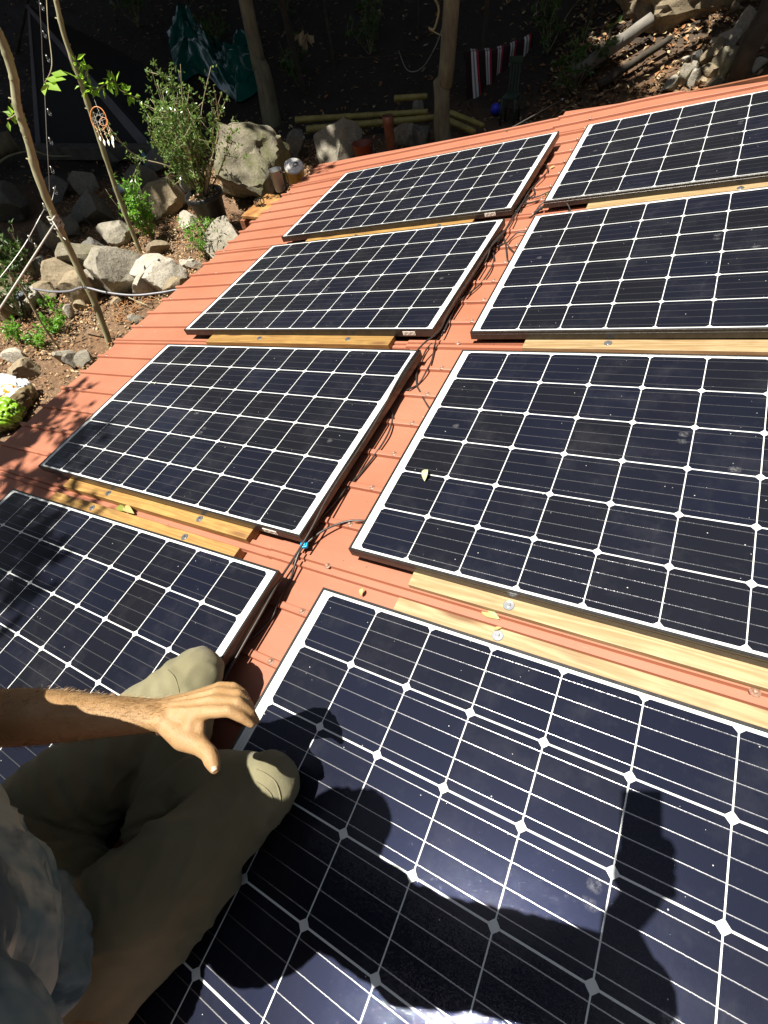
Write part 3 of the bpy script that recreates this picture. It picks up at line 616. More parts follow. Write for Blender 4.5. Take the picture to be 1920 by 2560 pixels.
def crown_mesh(seed, R, n, L, dens=7, flat=.6):
    r = random.Random(seed); mb = MB(); cs = [rdir(r)*R*r.random()**.5*.8 for _ in range(dens*4)]
    for i in range(n):
        c = r.choice(cs); p = c+rdir(r)*R*.33*r.random()**.4; p.z *= flat
        l = L*r.uniform(.6, 1.3); d = rdir(r, -.3); s = d.cross(rdir(r)).normalized()*l*.35
        mb.add([p, p+d*l*.5+s, p+d*l, p+d*l*.5-s], [(0, 1, 2, 3)])
    me = bpy.data.meshes.new('crown'); me.from_pydata(mb.v, [], mb.f); me.materials.append(M_canopy); return me
CROWNS = [crown_mesh(1, 1.7, 5200, .20), crown_mesh(2, 1.9, 5200, .22), crown_mesh(3, 1.5, 4200, .19)]
SPARSE = crown_mesh(9, .9, 330, .19, 3)
def tree(foot, pts, radii, label, crowns=(), m=None, cat='tree', group='trees on the shaded bank', name='tree'):
    foot = V(foot); root = tag(empty(name, foot), label, cat, group)
    mb = MB(); P_ = curve_pts(pts, 5); n = len(P_); rr = []
    for i in range(n):
        t = i/(n-1)*(len(radii)-1); k = min(int(t), len(radii)-2); rr.append(radii[k]+(radii[k+1]-radii[k])*(t-k))
    mb.tube([p-foot for p in P_], rr, 12, wob=.18)
    mb.build('trunk', m or M_bark, root, True)
    top = P_[-1]
    for i, (c, k, s) in enumerate(crowns):
        c = V(c); a = P_[int(n*.72)]
        lm = MB(); mid = (a+c)/2+V((0, 0, .25)); lm.tube([q-foot for q in curve_pts([a, mid, c], 4)], [.05*s+.02]*5+[.02]*4, 7)
        lm.build('limb', m or M_bark, root, True)
        o = bpy.data.objects.new('crown', CROWNS[k] if k < 3 else SPARSE); col.objects.link(o); o.parent = root
        o.location = c-foot; o.scale = (s, s, s*.8); o.rotation_euler = (0, 0, i*1.7+c.x)
    return root
def up(p, t): return V(p)+SUN*t
# the two clear trunks behind the roof
fA = gp(584, 272); fB = gp(958, 318)
tA = above(fA, 530, 0); tB = above(fB, 976, 0)
def ext(f, t, z): return t+(t-f)*((z-t.z)/(t.z-f.z))
# where shade has to fall: ground points (by picture position) -> crowns towards the sun
shade = []
for y in [6.6+1.5*i for i in range(6)]:
    for x in [-10+1.7*j for j in range(7)]: shade.append((x, y))
for y in [5.9+1.15*i for i in range(10)]:
    for x in [-11+1.5*j for j in range(13)]:
        shade.append((x+.5*math.sin(y*3), y+.4*math.sin(x*5)))
for q in [(-8.2, 4.9), (-6.8, 4.9), (-9.5, 3.6), (-7.9, 3.4), (-6.6, 3.3), (-9.0, 2.2), (-7.4, 2.0), (-5.35, 5.4), (-3.9, 6.1), (-2.6, 5.3), (-1.2, 4.8), (-.2, 4.9), (-10.5, 1), (-8.6, .4), (-11.5, 2.6), (-6.1, 2.9), (-3.3, 5.0), (-5.9, 2.0), (-7.0, 1.0), (-5.9, 3.9), (-8, -1), (-10, -2), (-7.2, 2.8), (-5, 6), (-2, 6), (-1, 5.6), (.3, 5.6)]: shade.append(q)
r = random.Random(5); feet = []
trees = [dict(f=fA, p=[fA-V((0, 0, .3)), (fA+tA)/2+V((.05, 0, 0)), tA, ext(fA, tA, 6.2)], r=[.135, .105, .085, .055], l='slim grey trunk rising behind the mossy boulder', m=M_bark, c=[]),
         dict(f=fB, p=[fB-V((0, 0, .3)), (fB+tB)/2-V((.06, 0, 0)), tB, ext(fB, tB, 6.2)], r=[.098, .080, .074, .055], l='pale tree trunk standing right behind the roof edge', m=M_bark, c=[])]
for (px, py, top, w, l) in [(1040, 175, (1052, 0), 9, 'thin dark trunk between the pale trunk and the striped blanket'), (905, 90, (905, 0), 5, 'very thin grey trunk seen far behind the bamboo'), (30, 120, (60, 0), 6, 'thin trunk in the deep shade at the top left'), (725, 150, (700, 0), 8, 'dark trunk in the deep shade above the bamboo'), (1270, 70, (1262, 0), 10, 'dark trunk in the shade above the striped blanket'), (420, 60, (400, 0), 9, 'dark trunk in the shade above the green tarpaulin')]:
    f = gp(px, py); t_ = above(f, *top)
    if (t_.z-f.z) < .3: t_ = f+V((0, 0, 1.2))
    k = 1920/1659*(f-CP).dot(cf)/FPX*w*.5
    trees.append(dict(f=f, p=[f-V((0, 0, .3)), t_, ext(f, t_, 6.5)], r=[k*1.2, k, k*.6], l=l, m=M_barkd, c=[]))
RING = [(-11, -3), (-10, -8), (-5, -10), (0, -11), (5, -10), (9, -6), (10, -1), (9, 4), (-15, 0), (3, -7.5), (-7, -6.5)]
for i, (x, y) in enumerate([(-13, 8), (-12, 13), (-8, 14), (-3.5, 14.5), (1.5, 14), (5, 11), (5.5, 7), (-14, 3), (-9.5, 10.5), (-5.5, 11.5), (-1, 11), (2.8, 9.5)]):
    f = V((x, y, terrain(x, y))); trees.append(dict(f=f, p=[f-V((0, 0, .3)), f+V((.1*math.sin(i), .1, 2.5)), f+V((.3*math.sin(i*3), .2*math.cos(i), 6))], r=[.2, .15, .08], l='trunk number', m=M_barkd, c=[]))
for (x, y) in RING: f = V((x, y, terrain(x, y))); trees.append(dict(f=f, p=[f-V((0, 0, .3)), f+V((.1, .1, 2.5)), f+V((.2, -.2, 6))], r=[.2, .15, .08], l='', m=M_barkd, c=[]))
WHERE = ['behind the tent', 'at the far left', 'far up the bank on the left', 'far up the middle of the bank', 'far up the bank on the right', 'beyond the right heap of rocks', 'outside the right end of the roof', 'left of the tent', 'deep behind the green tarpaulin', 'deep behind the slim trunk', 'deep behind the pale trunk', 'deep behind the striped blanket', 'left of the leaf dappled roof corner', 'far to the left behind the viewer', 'behind the viewer on the left', 'straight behind the viewer', 'behind the viewer on the right', 'far to the right behind the viewer', 'to the right of the roof', 'right beyond the far roof corner', 'at the far left outside the picture', 'close behind the viewer on the right', 'close behind the viewer on the left']
for i, w in enumerate(WHERE): trees[8+i]['l'] = 'dark leafy forest tree '+w
for (x, y) in shade:
    h = r.uniform(5.4, 7.4); g = V((x, y, max(terrain(x, y), -1))); c = g+SUN*((h-0)/SUN.z)
    if x > .1 and y < 9.5 and (x*.6+1 > (y-6)*.0+.9): continue
    best = min(trees, key=lambda t: (V(t['f']).xy-c.xy).length+len(t['c'])*.12)
    best['c'].append((c, r.randrange(3), r.uniform(.85, 1.15)))
# low crowns far back close the view and are what the far panels mirror
for t in trees[8:]:
    f = t['f']
    for k in range(3): t['c'].append((f+V((r.uniform(-1.2, 1.2), r.uniform(-1, 1), 3.0+k*1.9)), k, r.uniform(1.1, 1.5)))
for i in range(46):                # the wood closes round the clearing on every side
    a = i*2.399; d_ = 6.2+2.6*((i*7) % 5)/4; c = V((CP.x-.5+math.cos(a)*d_*1.15, CP.y+1.2+math.sin(a)*d_, 4.6+2.6*((i*11) % 7)/6)); g = c-SUN*((c.z+.3)/SUN.z)
    if -6.6 < g.x < 4.6 and -4.6 < g.y < 5.0: continue
    min(trees, key=lambda t: (V(t['f']).xy-c.xy).length+len(t['c'])*.10)['c'].append((c, i % 3, 1.25))
SPOTS = [gp(1530, 150), gp(1640, 140), gp(1600, 60), gp(1500, 12), gp(1400, 180)]
def keep(c):
    g = c-SUN*((c.z-0)/SUN.z); return min((g.xy-s.xy).length for s in SPOTS[:4]) > 1.9
for t in trees: t['c'] = [q for q in t['c'] if keep(q[0])]
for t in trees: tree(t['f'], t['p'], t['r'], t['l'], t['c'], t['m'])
# leaning dark trunk at the right, and the tree outside the picture whose leaves dapple the roof
f = gp(1580, 212, tmin=4); a = at_depth(1612, 120, (f-CP).dot(cf)*.93); b = at_depth(1668, 5, (f-CP).dot(cf)*.88); k = 1920/1659*(f-CP).dot(cf)/FPX
tree(f, [f-V((0, 0, .3)), f, a, b, b+(b-a)*1.6, b+(b-a)*2.4+V((0, 0, 1.2))], [23*k, 22*k, 19*k, 18*k, 14*k, 9*k], 'thick dark leaning trunk at the right border beside the rock heap', [(b+(b-a)*2.4+V((0, 0, 1.4)), 0, .8), (a+SUN*5.0+cr*.3, 2, .40), (b+SUN*4.6+cr*.1, 2, .42)], M_barkd)  # the two small crowns are added out of view to shade the trunk
lf = V((-4.6, -2.6, terrain(-4.6, -2.6)))
def over(rx, ry, t): return RW(rx, ry, ZR)+SUN*t
lt = tree(lf, [lf-V((0, 0, .3)), lf+V((.1, .1, 2)), lf+V((.4, .2, 4.2)), lf+V((.8, .6, 5.4))], [.16, .13, .09, .05], 'leafy tree outside the left border that dapples the roof corner', [(over(-2.45, -.62, 5.0), 3, .62), (over(-2.0, -1.35, 5.2), 3, .70), (over(-2.55, -1.35, 5.0), 3, .66), (over(-1.80, -.86, 5.4), 3, .50), (over(-1.45, -1.32, 5.6), 3, .50)], M_barkd, group=None)
lt2 = tree(gp(650, 250)+V((-.2, .5, 0)), [gp(650, 250)+V((-.2, .5, -.2)), gp(650, 250)+V((-.3, .4, 3)), gp(650, 250)+V((-.3, .2, 5))], [.05, .04, .02], 'slender tree in the dark left of the bamboo', [(over(-2.6, 2.75, 5.0), 3, .45)], M_barkd)

# saplings in the left garden
def sapling(pts, w0, w1, label, m=M_bark2):
    ps = [pts[0]]+pts[1:]; root = tag(empty('sapling', ps[0]), label, 'sapling', 'thin saplings in front of the rocks')
    P_ = curve_pts(ps, 8); n = len(P_); mb = MB(); mb.tube([p-ps[0] for p in P_], [w0+(w1-w0)*i/(n-1)+(.0035 if i % 7 == 0 else 0) for i in range(n)], 9, wob=.2)
    for i in range(5, n-4, 5):      # short stubs where twigs broke off
        d = V((math.sin(i*2.1), math.cos(i*2.1), .5)).normalized(); mb.tube([P_[i]-ps[0], P_[i]-ps[0]+d*(w0*1.7)], [.006, .004], 6)
    mb.build('trunk', m, root, True); return root
f1 = gp(303, 546); S1 = [f1-V((0, 0, .05))]+[above(f1, x, y) for x, y in ((262, 440), (215, 300), (175, 180), (140, 80), (120, -5))]
sap1 = sapling(S1, .022, .019, 'straight pale sapling leaning left in front of the dark tent')
f2 = gp(236, 748); S2 = [f2-V((0, 0, .05))]+[above(f2, x, y) for x, y in ((205, 655), (160, 560), (118, 470), (82, 380), (60, 300), (38, 235), (30, 170), (12, 110), (-8, 60))]
sap2 = sapling(S2, .026, .023, 'crooked sapling lashed with white cord at the left')
f3 = gp(128, 753); S3 = [f3-V((0, 0, .03))]+[above(f3, x, y) for x, y in ((100, 715), (75, 672), (58, 640), (40, 612), (0, 570))]
sapling(S3, .010, .006, 'thin bare twig stuck in the soil by the round lamp', M_stem)
# leaves carried by the saplings
def sprig(parent, base, pts, n, L, W, m, seed, droop=-.3, name='leaves'):
    r = random.Random(seed); P_ = curve_pts(pts, 6); mb = MB(); mb.tube([p-base for p in P_], [.004]*len(P_), 5); t_ = mb.build('twig', M_stem, parent, True)
    mb = MB()
    for i in range(n):
        p = P_[r.randrange(1, len(P_))]; d = rdir(r, droop); leaf(mb, p-base+d*.01, d, rdir(r, 1.5), L*r.uniform(.7, 1.2), W*r.uniform(.7, 1.2))
    mb.build(name, m, t_)
def S(px, py, ref): return above(ref, px, py)
sprig(sap1, S1[0], [S(172, 182, f1), S(195, 196, f1)+cr*.02, S(230, 175, f1)+cr*.05, S(262, 196, f1), S(300, 213, f1)], 46, .075, .034, M_lime, 4)
sprig(sap1, S1[0], [S(172, 182, f1), S(168, 160, f1), S(162, 120, f1)], 6, .10, .03, M_lime, 5, .8)
sprig(sap1, S1[0], [S(172, 182, f1), S(190, 150, f1), S(168, 135, f1)], 16, .07, .034, M_lime, 6)
sprig(sap2, S2[0], [S(40, 240, f2), S(28, 252, f2), S(16, 258, f2)], 9, .05, .035, M_lime, 7)
# big leaves close to the viewer
bl = at_depth(97, 178, 2.9); o = tag(empty('leafy_twig', bl), 'three large pale green leaves hanging before the tent', 'twig'); mb = MB()
for (x, y, ex, ey) in ((98, 170, 143, 172), (98, 178, 132, 197), (96, 180, 97, 207), (110, 158, 146, 162)):
    a_ = at_depth(x, y, 2.9); e_ = at_depth(ex, ey, 2.86); leaf(mb, a_-bl, e_-a_, V((0, -.3, 1)), (e_-a_).length, (e_-a_).length*.42, .06)
mb.build('leaves', M_lime, o); mb = MB(); mb.tube([q-bl for q in curve_pts([at_depth(97, 178, 2.9), at_depth(112, 140, 2.95), at_depth(104, 60, 3.0), at_depth(100, -10, 3.1)], 6)], [.0025]*19, 5); mb.build('stem', M_stem, o)

def shrub(name, base, stems, n, L, W, m, label, cat, seed, h, spread, lean=(0, 0), parent=None, stemr=.006, low=.25, group=None, bare=0, fold=.25):
    r = random.Random(seed); root = tag(empty(name, base), label, cat, group); sm_ = MB(); lm = MB(); tips = []
    for i in range(stems):
        a = r.uniform(0, 6.28); s = spread*r.uniform(.2, 1); hh = h*r.uniform(.55, 1.05)
        e = V((math.cos(a)*s+lean[0]*hh, math.sin(a)*s+lean[1]*hh, hh)); q = [V((math.cos(a)*.03*spread, math.sin(a)*.03*spread, 0)), e*.35+rdir(r)*.06*h, e*.7+rdir(r)*.07*h, e]
        P_ = curve_pts(q, 5); sm_.tube(P_, [stemr*(1-.75*k/(len(P_)-1)) for k in range(len(P_))], 5); tips.append(P_)
        for _ in range(3):
            b0 = P_[r.randrange(6, len(P_)-1)]; b1 = b0+rdir(r, .7)*h*.2; sm_.tube([b0, (b0+b1)/2+rdir(r)*.01, b1], [stemr*.45, stemr*.35, stemr*.2], 4); tips.append([b0, (b0+b1)/2, b1])
    for i in range(n):
        P_ = r.choice(tips); k = r.random(); p = P_[min(len(P_)-1, int(len(P_)*(low+(1-low)*k)))]+rdir(r)*h*.045*r.random(); d = rdir(r, .1)
        if p.z < h*low*.5: continue
        leaf(lm, p, d, rdir(r, 1.2), L*r.uniform(.6, 1.25), W*r.uniform(.7, 1.2), fold)
    sm_.build('stem', M_stem, root, True); lm.build('leaves', m, root); return root
# potted shrub
pb = gp(476, 510)+V((0, 0, .09)); M_pot = P('black_pot', (.012, .012, .012), .42, scale=20, bump=.05)
kp = 1920/1659*(pb-CP).dot(cf)/FPX; PR = 37*kp
pot = tag(empty('plant_pot', pb), 'large black plastic pot holding the tall bushy shrub', 'plant pot'); mb = MB()
mb.lathe([(0, .01), (PR*.72, 0), (PR*.74, .01), (PR*.93, PR*1.5), (PR*.95, PR*1.52), (PR*1.04, PR*1.53), (PR*1.06, PR*1.6), (PR*1.06, PR*1.78), (PR*1.02, PR*1.8), (PR*.96, PR*1.78), (PR*.93, PR*1.55), (0, PR*1.52)], 36)
mb.build('pot_wall', M_pot, pot, True)
mb = MB(); mb.lathe([(PR*.93, PR*1.58), (PR*.5, PR*1.62), (0, PR*1.6)], 24); mb.build('soil', M_soil, pot, True)
pc = MB(); r = random.Random(8)
for i in range(60):
    a = r.uniform(0, 6.3); d = PR*.85*r.random()**.5; pc.ball((math.cos(a)*d, math.sin(a)*d, PR*1.62), r.uniform(.006, .016), 6, 4, (1, 1, .6))
pc.build('mulch_chips', M_lit[1], pot, True)
ps = pb+V((0, 0, PR*1.6)); tp = above(pb, 350, 130); ln = ((tp-ps)/(tp.z-ps.z)).xy
shr = shrub('potted_shrub', ps, 26, 2700, .034, .017, M_shrub, 'tall twiggy green shrub growing in the big black pot', 'shrub', 21, (tp.z-ps.z)*1.0, .56, (ln.x*.5, ln.y*.5), low=.16, stemr=.008)
lm = MB(); r = random.Random(3)
for i in range(1700):                # dense lower head of the shrub
    q = rdir(r)*r.random()**.45; p = V((q.x*.21-.02, q.y*.21, .40+q.z*.33)); leaf(lm, p, rdir(r), rdir(r, 1.2), .034*r.uniform(.7, 1.2), .017)
lm.build('leaves', M_shrub, shr)
sb = gp(333, 520); shrub('garden_shrub', sb, 15, 800, .050, .020, M_weed, 'small leafy green shrub between the rocks left of the pot', 'shrub', 5, .55, .20, (-.10, 0), low=.2)
wb = gp(447, 562, tmin=3); shrub('weed_clump', wb, 16, 420, .045, .012, M_weed, 'bright feathery green weed overhanging the roof edge', 'weed', 6, .34, .18, (0, 0), low=.1, stemr=.003)
for i, (x, y, h, s, n, l) in enumerate([(128, 720, .17, .17, 320, 'bright green weed clump at the foot of the crooked sapling'), (48, 742, .2, .12, 160, 'feathery green weed in the left foreground soil'), (92, 752, .16, .14, 190, 'low green weed clump beside the thin bare twig'), (140, 690, .2, .07, 70, 'upright green seedling above the bright weed clump'), (105, 668, .10, .07, 50, 'tiny green seedling under the grey hose')]):
    shrub('weed_clump', gp(x, y), 9, n, .040, .020, M_weed, l, 'weed', 30+i, h, s, low=.1, stemr=.003, group='green weeds in the soil')
for i, (x, y, h, s, n, m, l) in enumerate([(22, 590, .55, .35, 700, M_dark, 'dark leafy bush at the left border behind the guy rope'), (78, 600, .45, .22, 330, M_dark, 'dark leafy bush with pale flowers by the guy rope'), (60, 690, .5, .3, 420, M_dark, 'scraggly bush around the round garden lamp'), (12, 560, .35, .15, 60, M_yel, 'yellowing leafy plant at the left border')]):
    shrub('bush', gp(x, y), 13, n, .055, .026, m, l, 'bush', 50+i, h, s, low=.15, stemr=.005, group='dark bushes at the left border')
r = random.Random(77)
for i in (0, 1, 2, 3, 6, 7, 8):     # dim undergrowth on the bank
    x, y = [(470, 120), (650, 190), (800, 120), (1180, 120), (1330, 150), (1400, 60), (620, 40), (1240, 200), (300, 60)][i]
    shrub('undergrowth', gp(x, y), 9, 200, .09, .04, M_dark, 'dark fern like undergrowth plant '+['above the potted shrub', 'left of the bamboo poles', 'in the middle of the dark bank', 'right of the striped blanket', 'behind the fence wire', 'below the tan outcrop', 'between the two top trunks', 'behind the green chair', 'above the tent'][i], 'plant', 70+i, .5, .35, low=.1, stemr=.006, group='undergrowth on the dark bank')
# ================================================================ things in the garden
def wpx(p): return 1920/1659*(p-CP).dot(cf)/FPX     # metres covered by one picture point at p
def basis(p):                       # axes at p: along the picture to the right (level), away, up
    x = V((cr.x, cr.y, 0)).normalized(); y = V((-x.y, x.x, 0)); return x, y
BX, BY = basis(None)
M_canvas = P('dark_canvas', (.010, .0105, .012), .8, scale=20, bump=.2)
M_trim = P('grey_canvas_trim', (.10, .10, .11), .8)
M_conc = P('grey_beam', (.06, .055, .045), .9, c2=(.11, .10, .08), scale=9, bump=.3)
# tent on a beam
tb = gp(205, 338); k = wpx(tb)
o = tag(empty('tent', tb), 'dark pointed tent with grey seams behind the saplings', 'tent')
W, H = 270*k, 215*k
ap = V((-.20*W, .55*W, H*1.0)) ; c4 = [V((-W*.5, 0, .05)), V((W*.52, 0, .05)), V((W*.52, 1.1*W, .2)), V((-W*.5, 1.1*W, .2))]
def loc(p): return BX*p.x+BY*p.y+V((0, 0, p.z))
mb = MB(); q = [loc(c) for c in c4]+[loc(ap)]; mb.add(q, [(0, 1, 4), (1, 2, 4), (2, 3, 4), (3, 0, 4), (3, 2, 1, 0)]); mb.build('canvas', M_canvas, o)
for a_, b_, wd in ((1, 4, .085), (0, 4, .05)):
    A_, B_ = q[a_], q[b_]; n_ = (q[1]-q[0]).cross(q[4]-q[0]).normalized(); s_ = (B_-A_).cross(n_).normalized()*wd*(1 if a_ == 1 else -1)
    mb = MB(); e = n_*.006; ins = s_*.6
    mb.add([A_-ins*1.0+e, A_-ins-s_*1.6+e, B_-s_*.5+e, B_+e, A_-ins+e*2.5, A_-ins-s_*1.6+e*2.5, B_-s_*.5+e*2.5, B_+e*2.5], [(0, 1, 2, 3), (4, 5, 6, 7), (0, 1, 5, 4), (1, 2, 6, 5), (2, 3, 7, 6), (3, 0, 4, 7)]); mb.build('seam_band', M_trim, o)
bm0 = gp(200, 345); o = tag(empty('stone_beam', bm0), 'long grey beam lying in front of the tent', 'beam')
a_ = gp(72, 340)+V((0, 0, .06)); b_ = gp(372, 340)+V((0, 0, .06)); d_ = b_-a_
mb = MB(); Mb = Matrix.Translation((a_+b_)/2-bm0) @ d_.to_track_quat('X', 'Z').to_matrix().to_4x4(); mb.box((0, 0, 0), (d_.length, .16, .15), Mb); mb.build('beam_body', M_conc, o, bevel=.01)
# green tarpaulin
tg = gp(470, 150); k = wpx(tg); mb = MB(); N = 34; g_ = []
for j in range(N+1):
    for i in range(N+1):
        u, v = i/N-.5, j/N-.5
        px, py = 470+u*185+v*28, 140+v*120-30*math.sin(i*.2)
        p = gp(px, py); f = noise.fractal(V((u*5, v*5, 2)), .8, 2.1, 4)
        edge = min(1, 5*(0.5-max(abs(u), abs(v)))); p = p+V((0, 0, .05+edge*(.16+.22*f+.05*abs(noise.noise(V((u*11, v*11, 8)))))))
        p += BX*.05*noise.noise(V((u*6, v*6, 5))); g_.append(p-tg)
mb.add(g_, [(j*(N+1)+i, j*(N+1)+i+1, (j+1)*(N+1)+i+1, (j+1)*(N+1)+i) for j in range(N) for i in range(N)])
t_ = P('green_plastic_sheet', (.005, .085, .062), .22, scale=6, c2=(.008, .12, .09)); o = mb.build('tarpaulin', t_, None, True); o.location = tg
tag(o, 'crumpled dark green plastic tarpaulin on the shaded bank', 'tarpaulin')
# fallen log and sticks
a_ = gp(-60, 390)+V((0, 0, .20)); b_ = gp(66, 362)+V((0, 0, .30)); k = wpx(b_)
o = tag(empty('log', a_), 'fallen log with an orange sawn end at the left border', 'log'); mb = MB(); mb.tube([V((0, 0, 0)), (b_-a_)*.5+V((0, 0, .03)), (b_-a_)], [23*k, 22*k, 20*k], 18, wob=.15); mb.build('bark', M_bark, o, True)
mb = MB(); d_ = (b_-a_); mb.tube([d_*1.001, d_*1.004], [18.5*k, 18.5*k], 18); mb.build('sawn_end', P('sawn_wood', (.50, .22, .08), .7, c2=(.62, .36, .16), scale=30), o)
def stick(pts, r0, label, m=M_stem, name='stick', dz=.03, group=None):
    p = curve_pts([gp(x, y)+V((0, 0, dz+z)) for x, y, z in pts], 5); o = tag(empty(name, p[0]), label, 'stick', group); n = len(p)
    mb = MB(); mb.tube([q-p[0] for q in p], [r0*(1-.5*i/(n-1)) for i in range(n)], 7, wob=.3); mb.build('wood', m, o, True); return o
stick([(-10, 398, .1), (45, 383, .2), (88, 374, .22)], .016, 'long grey stick slanting below the sawn log', M_bark2)
stick([(100, 370, .2), (130, 372, .16), (172, 370, .14)], .010, 'thin pale stick lying level behind the lashed sapling', M_bark2)
stick([(178, 480, .1), (215, 505, .02), (262, 525, .0)], .007, 'dark thin stick lying between the dark boulder and the grey edged rock', M_barkd)
stick([(265, 640, .02), (285, 655, .02), (325, 668, .0)], .008, 'curved strip of bark on the bark litter', M_stem)
stick([(1612, 165, .05), (1640, 130, .3), (1659, 100, .5)], .012, 'bare twig standing on the bank at the right border', M_bark)
mbs = [MB(), MB()]
for i in range(90):                 # shredded bark by the roof edge
    r = random.Random(300+i); x, y = r.uniform(250, 325), r.uniform(640, 705)
    if x > 330-(y-640)*.75: continue
    p = gp(x, y)+V((0, 0, .02)); a = r.uniform(0, 3.1); L = r.uniform(.05, .13)
    d = V((math.cos(a), math.sin(a), r.uniform(-.1, .25)))*L
    mbs[i % 2].m = 0; mbs[0].m = i % 2; mbs[0].tube(curve_pts([p, p+d*.5+V((0, 0, .02)), p+d], 4), .004, 4)
tag(mbs[0].build('bark_litter', [M_lit[0], M_lit[3]]), 'loose pile of shredded orange bark by the roof edge', 'bark litter', kind='stuff')
a_ = gp(1232, 196)+V((0, 0, .12)); b_ = gp(1395, 98)+V((0, 0, .2)); k = wpx(a_); o = tag(empty('log', a_), 'long grey fallen log in the shade right of the green chair', 'log'); mb = MB(); mb.tube([(b_-a_)*(i/12) for i in range(13)], [(15-.35*i)*k for i in range(13)], 16, wob=.2); mb.build('bark', P('bleached_bark', (.13, .12, .10), .9, c2=(.22, .20, .17), scale=6, bump=.5, stretch=(1, 1, 1)), o, True)
a_ = gp(1290, 205)+V((0, 0, .08)); b_ = gp(1440, 118)+V((0, 0, .12)); o = tag(empty('log', a_), 'thinner dark log lying beside the long grey one', 'log'); mb = MB(); mb.tube([(b_-a_)*(i/12) for i in range(13)], [(9-.3*i)*k for i in range(13)], 14, wob=.25); mb.build('bark', M_barkd, o, True)
# string of clear bulbs
M_wire = P('thin_wire', (.25, .24, .22), .4, .5)
t = NT('clear_glass'); t.b.inputs['Transmission Weight'].default_value = 1; t.b.inputs['Roughness'].default_value = .02; t.b.inputs['IOR'].default_value = 1.45; M_clear = t.m
DS = 3.1
W1 = [at_depth(x, y, DS+.1*i) for i, (x, y) in enumerate(((84, -8), (89, 60), (92, 130), (97, 210), (101, 300), (105, 370), (107, 415)))]
ls = tag(empty('string_lights', W1[0]), 'hanging wire of clear glass bulbs in front of the tent', 'string lights')
mb = MB(); mb.tube([q-W1[0] for q in curve_pts(W1, 4)], .0024, 5); mb.build('wire', M_wire, ls)
def bulb(parent, base, px, py, dep, tilt=.5):
    p = at_depth(px, py, dep); d = (at_depth(px+8, py+16, dep)-p).normalized(); Mq = Matrix.Translation(p-base) @ d.to_track_quat('Z', 'Y').to_matrix().to_4x4(); k_ = .0017*dep/3
    mb = MB(); mb.lathe([(0, 0), (2.2, 1), (4.2, 5), (5.4, 11), (5.0, 17), (3.2, 22), (0, 24)], 14, M=Mq @ Matrix.Scale(k_, 4)); b_ = mb.build('bulb', M_clear, parent, True)
    mb = MB(); mb.lathe([(0, -6), (2.6, -6), (2.8, -1), (2.3, 1), (0, 1)], 10, M=Mq @ Matrix.Scale(k_, 4)); mb.build('socket', M_zinc, b_, True)
for i, (x, y) in enumerate(((89, 10), (94, 70), (101, 122), (104, 238), (107, 300), (110, 362))): bulb(ls, W1[0], x, y, DS+.1*i+.02)
W2 = [at_depth(x, y, 3.6) for x, y in ((120, 402), (110, 440))]+[at_depth(x, y, 3.3) for x, y in ((96, 452), (60, 518), (30, 562), (0, 600))]
ls2 = tag(empty('string_lights', W2[0]), 'second thin wire with clear bulbs running down left from the crooked sapling', 'string lights')
mb = MB(); mb.tube([q-W2[0] for q in curve_pts(W2, 4)], .003, 5); mb.build('wire', M_wire, ls2)
for x, y, d in ((117, 408, 3.6), (94, 442, 3.3), (62, 511, 3.3), (76, 528, 3.35)): bulb(ls2, W2[0], x, y, d)
kn = above(f2, 121, 479); k = wpx(kn)
M_cord = P('white_cord', (.40, .385, .34), .7, scale=60, c2=(.5, .48, .43), bump=.3)
o = tag(empty('guy_rope', kn), 'taut white guy rope lashed round the crooked sapling', 'rope'); mb = MB()
e_ = at_depth(-6, 676, (kn-CP).dot(cf)*.84); mb.tube([V((0, 0, 0)), e_-kn], .006, 7); mb.build('rope', M_cord, o, True)
mb = MB(); pts = []
for i in range(70):
    a = i*.55; pts.append(V((math.cos(a)*.034, math.sin(a)*.034, -.035+.07*i/70+.008*math.sin(i*1.3))))
mb.tube(pts, .0055, 6); mb.tube(curve_pts([V((.02, -.03, .02)), V((.07, -.06, -.02)), V((.05, -.05, -.07)), V((.10, -.07, -.08))], 6), .004, 5); mb.build('knot', M_cord, o, True)
# dream catcher
dc = above(f1, 214, 257); k = wpx(dc)*.97; dc = CP+(dc-CP)*.97
o = tag(empty('dream_catcher', dc), 'small dream catcher with orange hoop and pale feathers', 'dream catcher')
def sc(x, y): return (cr*x+cdn*y)*k+V((0, 0, 0))
M_hoop = P('orange_hoop', (.55, .20, .05), .4); M_feather = P('pale_feather', (.75, .68, .50), .7); M_bead = P('bead', (.75, .55, .35), .3)
mb = MB(); mb.tube([sc((-1+17*math.cos(a)), (-1+19*math.sin(a)))+cf*.03*math.sin(a) for a in [i*2*math.pi/28 for i in range(29)]], 1.0*k, 6, cap=False); mb.build('hoop', M_hoop, o, True)
mb = MB(); mb.tube([sc((10+9*math.cos(a)), (6+9*math.sin(a))) for a in [i*2*math.pi/20 for i in range(21)]], .6*k, 5, cap=False); mb.build('inner_hoop', M_hoop, o, True)
mb = MB()
for i in range(8):
    a = i*math.pi/4; b2 = a+2.4; mb.tube([sc(-1+17*math.cos(a), -1+19*math.sin(a)), sc(-1+17*math.cos(b2), -1+19*math.sin(b2))], .22*k, 4)
mb.build('web', M_cord, o)
mb = MB(); mb.tube([sc(-2, -20), above(f1, 196, 194)-dc], .3*k, 4); mb.build('hanging_string', M_cord, o)
